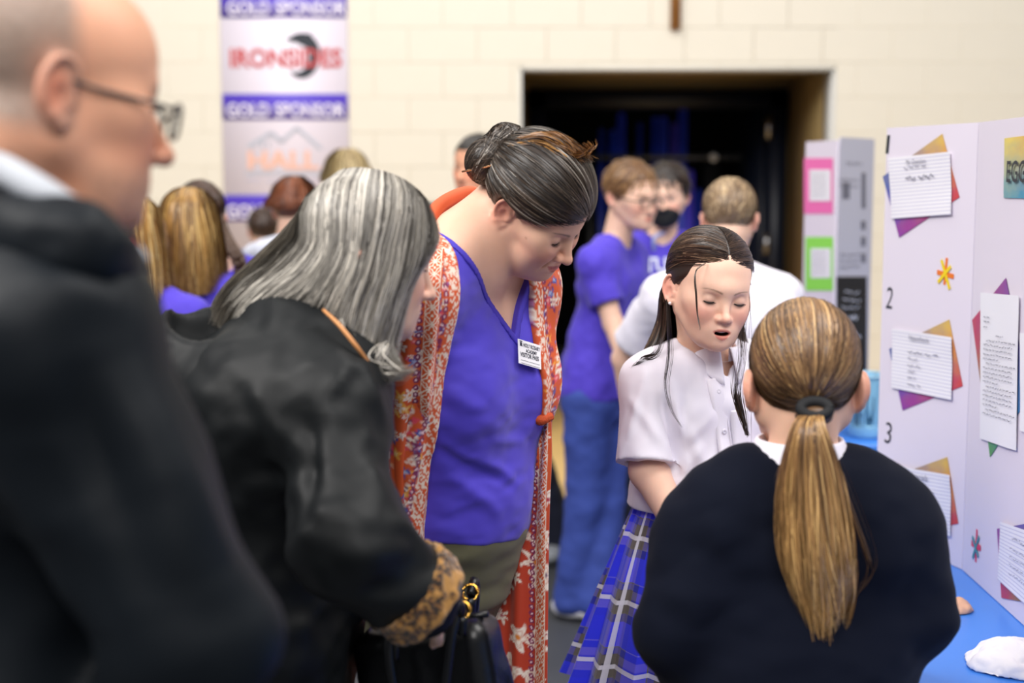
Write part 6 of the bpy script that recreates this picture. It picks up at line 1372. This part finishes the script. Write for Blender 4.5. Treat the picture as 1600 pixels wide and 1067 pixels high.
# ------------------------------------------------------------------ people further back
M_TEE2 = mat('purple_school_tee', lin('#4b39bd'), rough=.8, sheen=.1); M_JEAN = mat('blue_jeans', lin('#34499a'), rough=.85, vary=(18, .2)); M_KHAKI = mat('navy_trousers', lin('#171c30'), rough=.85)
sleeve_ = sleeve
def bodyof(label, hp, Y, kind, yaw, pitch, sc, tone, top, pants, hair, sw=.165, byaw=None, neck=(0, 0), arms=None, hem=.62, shoe=M_SHOE_W, sleeve=.40, feet=None, roll=0, h=.008, browc='#5a4636', hb=.30, lean=(0, 0), group=None, **kw):
    """a standing person: hp = pixel of the middle of the head"""
    h = h if Y < 5.2 else .0115; ctr = P(*hp, Y); r = Root('person', (ctr[0]+lean[0]*-1, Y-lean[1], 0), label, 'person', group); cls = ChildHead if kind == 'child' else Head
    H = cls(kind, ctr, (0, .010, .022), yaw, pitch, roll, sc, **kw); by = yaw if byaw is None else byaw; B = rotz(by); lat, fwd = B@np.array([1, 0, 0]), B@np.array([0, -1, 0]); Zb = ctr[2]
    nk = ctr+np.array([neck[0], neck[1], -.185*sc]); tall = nk[2]; hip = np.array([nk[0]-lean[0], nk[1]-lean[1], tall*.62]); ch = nk*.72+hip*.28+fwd*.01; wst = nk*.30+hip*.70
    T = Sdf().add(frc(ch-lat*sw*.42, ch+lat*sw*.42, sw*.60, sw*.60, .88, fwd)).add(el(wst, (sw*.86, sw*.66, sw*.9), B), .08).add(el(hip, (sw*.95, sw*.74, sw*.85), B), .08)
    sR, sL = nk-lat*sw-UP*.055*sc, nk+lat*sw-UP*.055*sc; T.add(path([sR, nk-lat*sw*.4-UP*.012, nk+lat*sw*.4-UP*.012, sL], [sw*.29, sw*.27, sw*.27, sw*.29]), .06)
    def arm(s, side):
        a = arms[0 if side < 0 else 1] if arms else None
        return [s, *(np.asarray(q) for q in a)] if a else [s, s+lat*side*.03-UP*tall*.21+fwd*.0, s+lat*side*.02-UP*tall*.38+fwd*.07]
    aR, aL = arm(sR, -1), arm(sL, 1)
    N = Sdf().add(T.prim(-.008)).add(rc(nk-UP*.02, H.W((0, .03, -.04)), sw*.31, sw*.30), .03).add(H.prim(), .012); k = sw/.165
    for a, s in ((aR, 1), (aL, -1)): N.add(rc(a[0], a[1], .040*k, .035*k), .03).add(rc(a[1], a[2], .035*k, .025*k), .012); hand(N, a[2], a[2]-a[1]-UP*.03, lat*-s+fwd*.2, s, .9*k, 30)
    body_part(r, N, H, h*.68, h*1.6, H.col(tone, lin(browc)))
    S = Sdf().add(T.prim(.010))
    for a in (aR, aL):
        L = np.linalg.norm(a[1]-a[0]); ax = (a[1]-a[0])/L
        if sleeve <= .5: S.add(sleeve_(a[0], ax, L*sleeve*2, .052*k, .062*k), .022)
        else:
            S.add(rc(a[0], a[1], .056*k, .056*k), .03); S.add(rc(a[1], a[1]+(a[2]-a[1])*(sleeve*2-1), .056*k, .046*k), .02)
    S.cut(plane(hip-UP*.03, (0, 0, -1)), .006).sub(rc(nk+UP*.012, nk+UP*.2, sw*.37, sw*.5), .006)
    sdf_part(r, 'shirt', S, h*1.15, top, noise_disp((.05, .05, .05), .005, int(hp[0]) % 50))
    ft = feet or [hip-lat*sw*.5, hip+lat*sw*.5]; ft = [np.array([q[0], q[1], .07]) for q in ft]
    PT = Sdf().add(T.prim(.000)).cut(plane(hip+UP*.05, (0, 0, 1)))
    for a, b in ((hip-lat*sw*.45-UP*.05, ft[0]), (hip+lat*sw*.45-UP*.05, ft[1])): kk = (a+b)/2+fwd*.02; PT.add(rc(a, kk, sw*.56, sw*.42), .04).add(rc(kk, b, sw*.42, sw*.40), .02)
    sdf_part(r, 'trousers', PT, h*1.6, pants, noise_disp((.06, .06, .04), .005, 9))
    for b in ft:
        b = b*[1, 1, 0]; F = Sdf().add(frc(b+[0, 0, .042]-fwd*.03, b+[0, 0, .036]+fwd*.13, .046, .042, .8, (0, 0, 1)), .01).add(rc(b+[0, 0, .05], b+[0, 0, .09], .042, .046), .03).cut(plane((0, 0, .001), (0, 0, -1))); sdf_part(r, 'shoe', F, .009, shoe)
    if abs((yaw+180) % 360-180) < 100: eyes(r, H.o, H.R, H.sc, H.q, lin('#4a4a44'), (0, -10), False)
    return r, H, dict(lat=lat, fwd=fwd, nk=nk, hip=hip, S=S, T=T)
def short_hair(r, H, cols, base, rs, n=900, lift=.012, kw=dict(front=(-.092, .076), temple=(-.028, .012), nape=-.045, back=.020), thick=.006, goal=(0, .55, -.85)):
    cap = hair_cap(H, thick, **kw); d = scalp_dirs(n, rs, **kw); L = comb(H, d, goal, 6, rs, thick-.002, lift, rs.uniform(.12, .3, len(d)), .25)
    hair_part(r, L, .0017, palette(len(d), cols, rs, d[:, 0]*2+d[:, 2]), more=[cap_mesh(cap, .006, lin(base))])
def long_hair(r, H, L_, cols, base, rs, n=900, a0=-115, a1=115, flare=.02, drop=0.0, rad=.0017, fwdpull=0.0):
    """straight hair falling from a centre part over back and sides, cut at length L_ below the ears"""
    Gs = []
    for a in np.linspace(a0, a1, 11):
        s, c = math.sin(math.radians(a)), math.cos(math.radians(a)); top = CAPC+np.array([.012*np.sign(s)*min(1, abs(s)*3), -.03+.05*c, CAPR[2]+.004])
        pts = [H.W(top)]
        for e in (62, 35, 8): ce, se = math.cos(math.radians(e)), math.sin(math.radians(e)); pts.append(H.W(CAPC+(CAPR+.008)*np.array([s*ce, c*ce, se])))
        b = pts[-1]; out = H.R@np.array([s, c, 0]); ln = L_*(1-.12*abs(s))
        for t in (.35, .7, 1.0): pts.append(b+out*flare*math.sin(t*2.2)-np.array([0, 0, 1])*(ln+.047*0)*t+H.R@np.array([0, fwdpull*t, 0])*[1, 1, 0])
        Gs.append(pts)
    G = loft(Gs, 16); G = hug(H, G, .006); X, k = loft_hair(G, n, rs, .012, .006, .008, .3, ctr=H.o); cap = hair_cap(H, .004)
    hair_part(r, X, rad, palette(n, cols, rs, k*8), sheet=underlay(G, .010, 60, H.o), sheet_col=lin(base), more=[cap_mesh(cap, .006, lin(base))])
rs = np.random.default_rng(77)
BLOND = [('#8a6338', 2), ('#b08347', 3), ('#d1a763', 3), ('#e8ca8c', 1.6), ('#6b4a2a', 1.6)]; BROWN = [('#2e211a', 3), ('#44322a', 3), ('#5e463a', 2)]; LBR = [('#6b4c33', 3), ('#87633f', 3), ('#a37d54', 2)]; AUB = [('#5a2f1e', 3), ('#7c4428', 3), ('#95593a', 1.5)]; DBL = [('#a08a60', 3), ('#c2ab7c', 3), ('#7d6a48', 2), ('#d8c596', 1)]
# boy with glasses
Y = 4.95
p6, H6, D6 = bodyof('boy with glasses in purple tee and blue jeans looking back beyond the woman', (984, 300), Y, 'child', 38, 8, .98, 'fair', M_TEE2, M_JEAN, None, .165, 62, (-.05, .02), [[P(958, 505, 4.80), P(985, 590, 4.72)], [P(985, 500, 5.1), P(1015, 560, 5.0)]], shoe=M_SHOE_W, lean=(.055, 0), feet=[P(893, 930, 4.93), P(930, 945, 4.90)], sleeve=.36, browc='#8a6a4a')
short_hair(p6, H6, LBR, '#6b4c33', rs, 1100, .016); glasses(p6, H6, M_GF, .0019)
# masked boy behind him
Y = 5.45
p7, H7, D7 = bodyof('dark haired boy with black face mask and purple lettered shirt', (1042, 300), Y, 'child', -14, 6, .98, 'fair', M_TEE2, M_KHAKI, None, .165, 8, (-.02, .02), shoe=M_SHOE_D)
short_hair(p7, H7, [('#1d1613', 3), ('#33261f', 3), ('#4a382c', 1)], '#231a16', rs, 900, .018)
MK = Sdf().add(H7.prim()); MK.ops[0] = (0, Prim(lambda p: H7.prim().f(p)-.006, H7.o, .3), 0); mkp = H7.local(el((0, -.085, -.066), (.068, .06, .042))); MK.cut(mkp, .004)
v, q = nets(MK, .005, H7.o-.16, H7.o+.16); p7.part('face_mask', v, q, mat('black_mask', lin('#0e0f13'), rough=.7), label='black face mask')
def chest_text(r, D, s, px, py, wd, ht, m, y0):
    c = hit(D['S'], px, py, y0); n = grad(D['S'], c[None].astype(np.float32), .01)[0]; n = n*[1, 1, 0]; n /= np.linalg.norm(n); u = np.cross(UP, n); u = u if u[0] > 0 else -u
    v, f = text_geo(s, .03); lo, hi = v.min(0), v.max(0); w_ = c+np.outer(((v[:, 0]-lo[0])/(hi[0]-lo[0])-.5)*wd, u)+np.outer((v[:, 1]-lo[1])/(hi[1]-lo[1])*ht, UP); d = D['S'].f(w_.astype(np.float32)); w_ = w_-n*(d-.006)[:, None]
    r.part('lettering', w_, f, m, smooth=False)
M_TXW = mat('white_print', lin('#dfe3f0'), rough=.6)
chest_text(p7, D7, 'FUTURE', 1025, 425, .24, .055, M_TXW, 5.0)
v, q = tube([H7.W((.0, -.02, -.13)), P(1022, 372, 5.25), P(1022, 392, 5.24)], [.006, .007, .007], 10, 6); p7.part('lanyard', v, q, mat('pale_lanyard', lin('#9aa6d8'), rough=.6))
# boy in the white shirt, seen from behind
Y = 4.15
p8, H8, D8 = bodyof('boy with short fair hair and white shirt seen from behind', (1140, 335), Y, 'child', 168, 10, .96, 'fair', M_SHIRT, M_KHAKI, None, .175, 182, (-.025, -.02), [[P(1235, 600, 4.0), P(1215, 680, 3.95)], [P(975, 560, 4.28), P(985, 640, 4.34)]], shoe=M_SHOE_D, sleeve=.40)
short_hair(p8, H8, [('#6e5842', 2), ('#8c7357', 3), ('#a98f6e', 3), ('#c2a985', 1)], '#86705a', rs, 2200, .007, dict(front=(-.092, .076), temple=(-.028, .012), nape=-.052, back=.020), .003)
collar(p8, None, D8['nk']+UP*.010, D8['lat'], D8['fwd'], .062, .082, .022, .036, .03, 10, M_SHIRT, .01)
# girls in purple at left
Y = 4.0
p9, H9, D9 = bodyof('girl with long golden blond hair in purple top behind the bald man', (208, 366), Y, 'child', 158, 6, .96, 'fair', M_TEE2, M_KHAKI, None, .16, 170, sleeve=.8, shoe=M_SHOE_W)
long_hair(p9, H9, .30, BLOND, '#a07842', rs, 1500)
Y = 4.25
p10, H10, D10 = bodyof('girl with long brown to blond hair in purple beside the golden haired girl', (296, 350), Y, 'child', 176, 4, .96, 'fair', M_TEE2, M_KHAKI, None, .16, 178, sleeve=.8, shoe=M_SHOE_W)
long_hair(p10, H10, .27, [('#5e4226', 3), ('#86612f', 3), ('#b08748', 2.4), ('#d2ad6b', 1)], '#7a5a34', rs, 1500)
Y = 4.7
p11, H11, D11 = bodyof('girl with dark braided hair in purple shirt behind the two blond girls', (312, 334), Y, 'child', 205, 8, .96, 'fair', M_TEE2, M_KHAKI, None, .17, 196, (.06, .02), sleeve=.42, shoe=M_SHOE_W)
kwb = dict(front=(-.090, .070), temple=(-.014, .020), nape=-.052, back=.020); d = scalp_dirs(1200, rs, **kwb); gb = np.array([-.35, .85, -.55]); hair_part(p11, comb(H11, d, gb, 8, rs, .003, .006, rs.uniform(.5, 1, len(d)), .05), .0017, palette(len(d), BROWN, rs, d[:, 0]*2), more=[cap_mesh(hair_cap(H11, .004, **kwb), .006, lin('#33251d'))])
b0 = H11.W(CAPC+(CAPR+.01)*gb/np.linalg.norm(gb)); bl = resample([b0, P(346, 365, 4.60), P(358, 385, 4.56), P(372, 405, 4.54), P(380, 440, 4.54)], 60); t = np.linspace(0, 1, 60); br = []
for ph in (0, 2.094, 4.189):
    o = np.stack([.016*np.sin(t*22+ph), .010*np.sin(t*44+2*ph), .004*np.cos(t*22+ph)], 1); v, q = tube(bl+o, list(.017*(1-.5*t)), None, 8); br.append((v, q, np.tile(np.array(lin('#4a3528')), (len(v), 1))))
v, q, c = merge(br); p11.part('braid', v, q, M_HAIR, col=c)
# far group by the banner
p12, H12, D12 = bodyof('far woman with a chin length blond bob beside the sponsor banner', (541, 276), 6.3, 'woman', 215, 4, 1.08, 'fair', mat('white_knit_top', lin('#d9d6de'), rough=.8), M_KHAKI, None, .18, 205, sleeve=.9, shoe=M_SHOE_D)
long_hair(p12, H12, .085, DBL, '#a8946a', rs, 800)
p13, H13, D13 = bodyof('far person with auburn hair in grey blue hooded jacket by the banner', (461, 322), 5.3, 'child', 165, 0, .98, 'fair', mat('grey_blue_fleece', lin('#7f8bad'), rough=.9), M_KHAKI, None, .185, 172, (-.03, .02), sleeve=.9, shoe=M_SHOE_D)
long_hair(p13, H13, .05, AUB, '#6a3a24', rs, 700)
HD_ = Sdf().add(path([D13['nk']+D13['lat']*x-D13['fwd']*(.085+.03*math.cos(x*14))+UP*(.03-.03*abs(x)*6) for x in (-.11, -.06, 0, .06, .11)], [.035, .045, .050, .045, .035])); sdf_part(p13, 'hood', HD_, .009, mat('pale_hood', lin('#c9ccd8'), rough=.9))
p14, H14, D14 = bodyof('small far child with dark brown hair low beside the auburn haired person', (412, 356), 7.0, 'child', 190, 0, .90, 'fair', mat('pale_top', lin('#d9cfd8'), rough=.9), M_KHAKI, None, .135, 190, sleeve=.6, shoe=M_SHOE_D)
short_hair(p14, H14, BROWN, '#3a2a22', rs, 500, .014)
p15, H15, D15 = bodyof('man with short dark hair half hidden behind the woman with the bun', (747, 254), 5.6, 'man', -35, 4, .98, 'ruddy', mat('dark_jacket', lin('#2b2f3a'), rough=.8), M_KHAKI, None, .20, -20, sleeve=.95, shoe=mat('grey_trainer', lin('#8c9096'), rough=.7), feet=[P(800, 860, 5.7), P(872, 850, 5.75)])
short_hair(p15, H15, [('#1c1a19', 3), ('#35312e', 2), ('#57524d', 1)], '#26221f', rs, 700, .008)
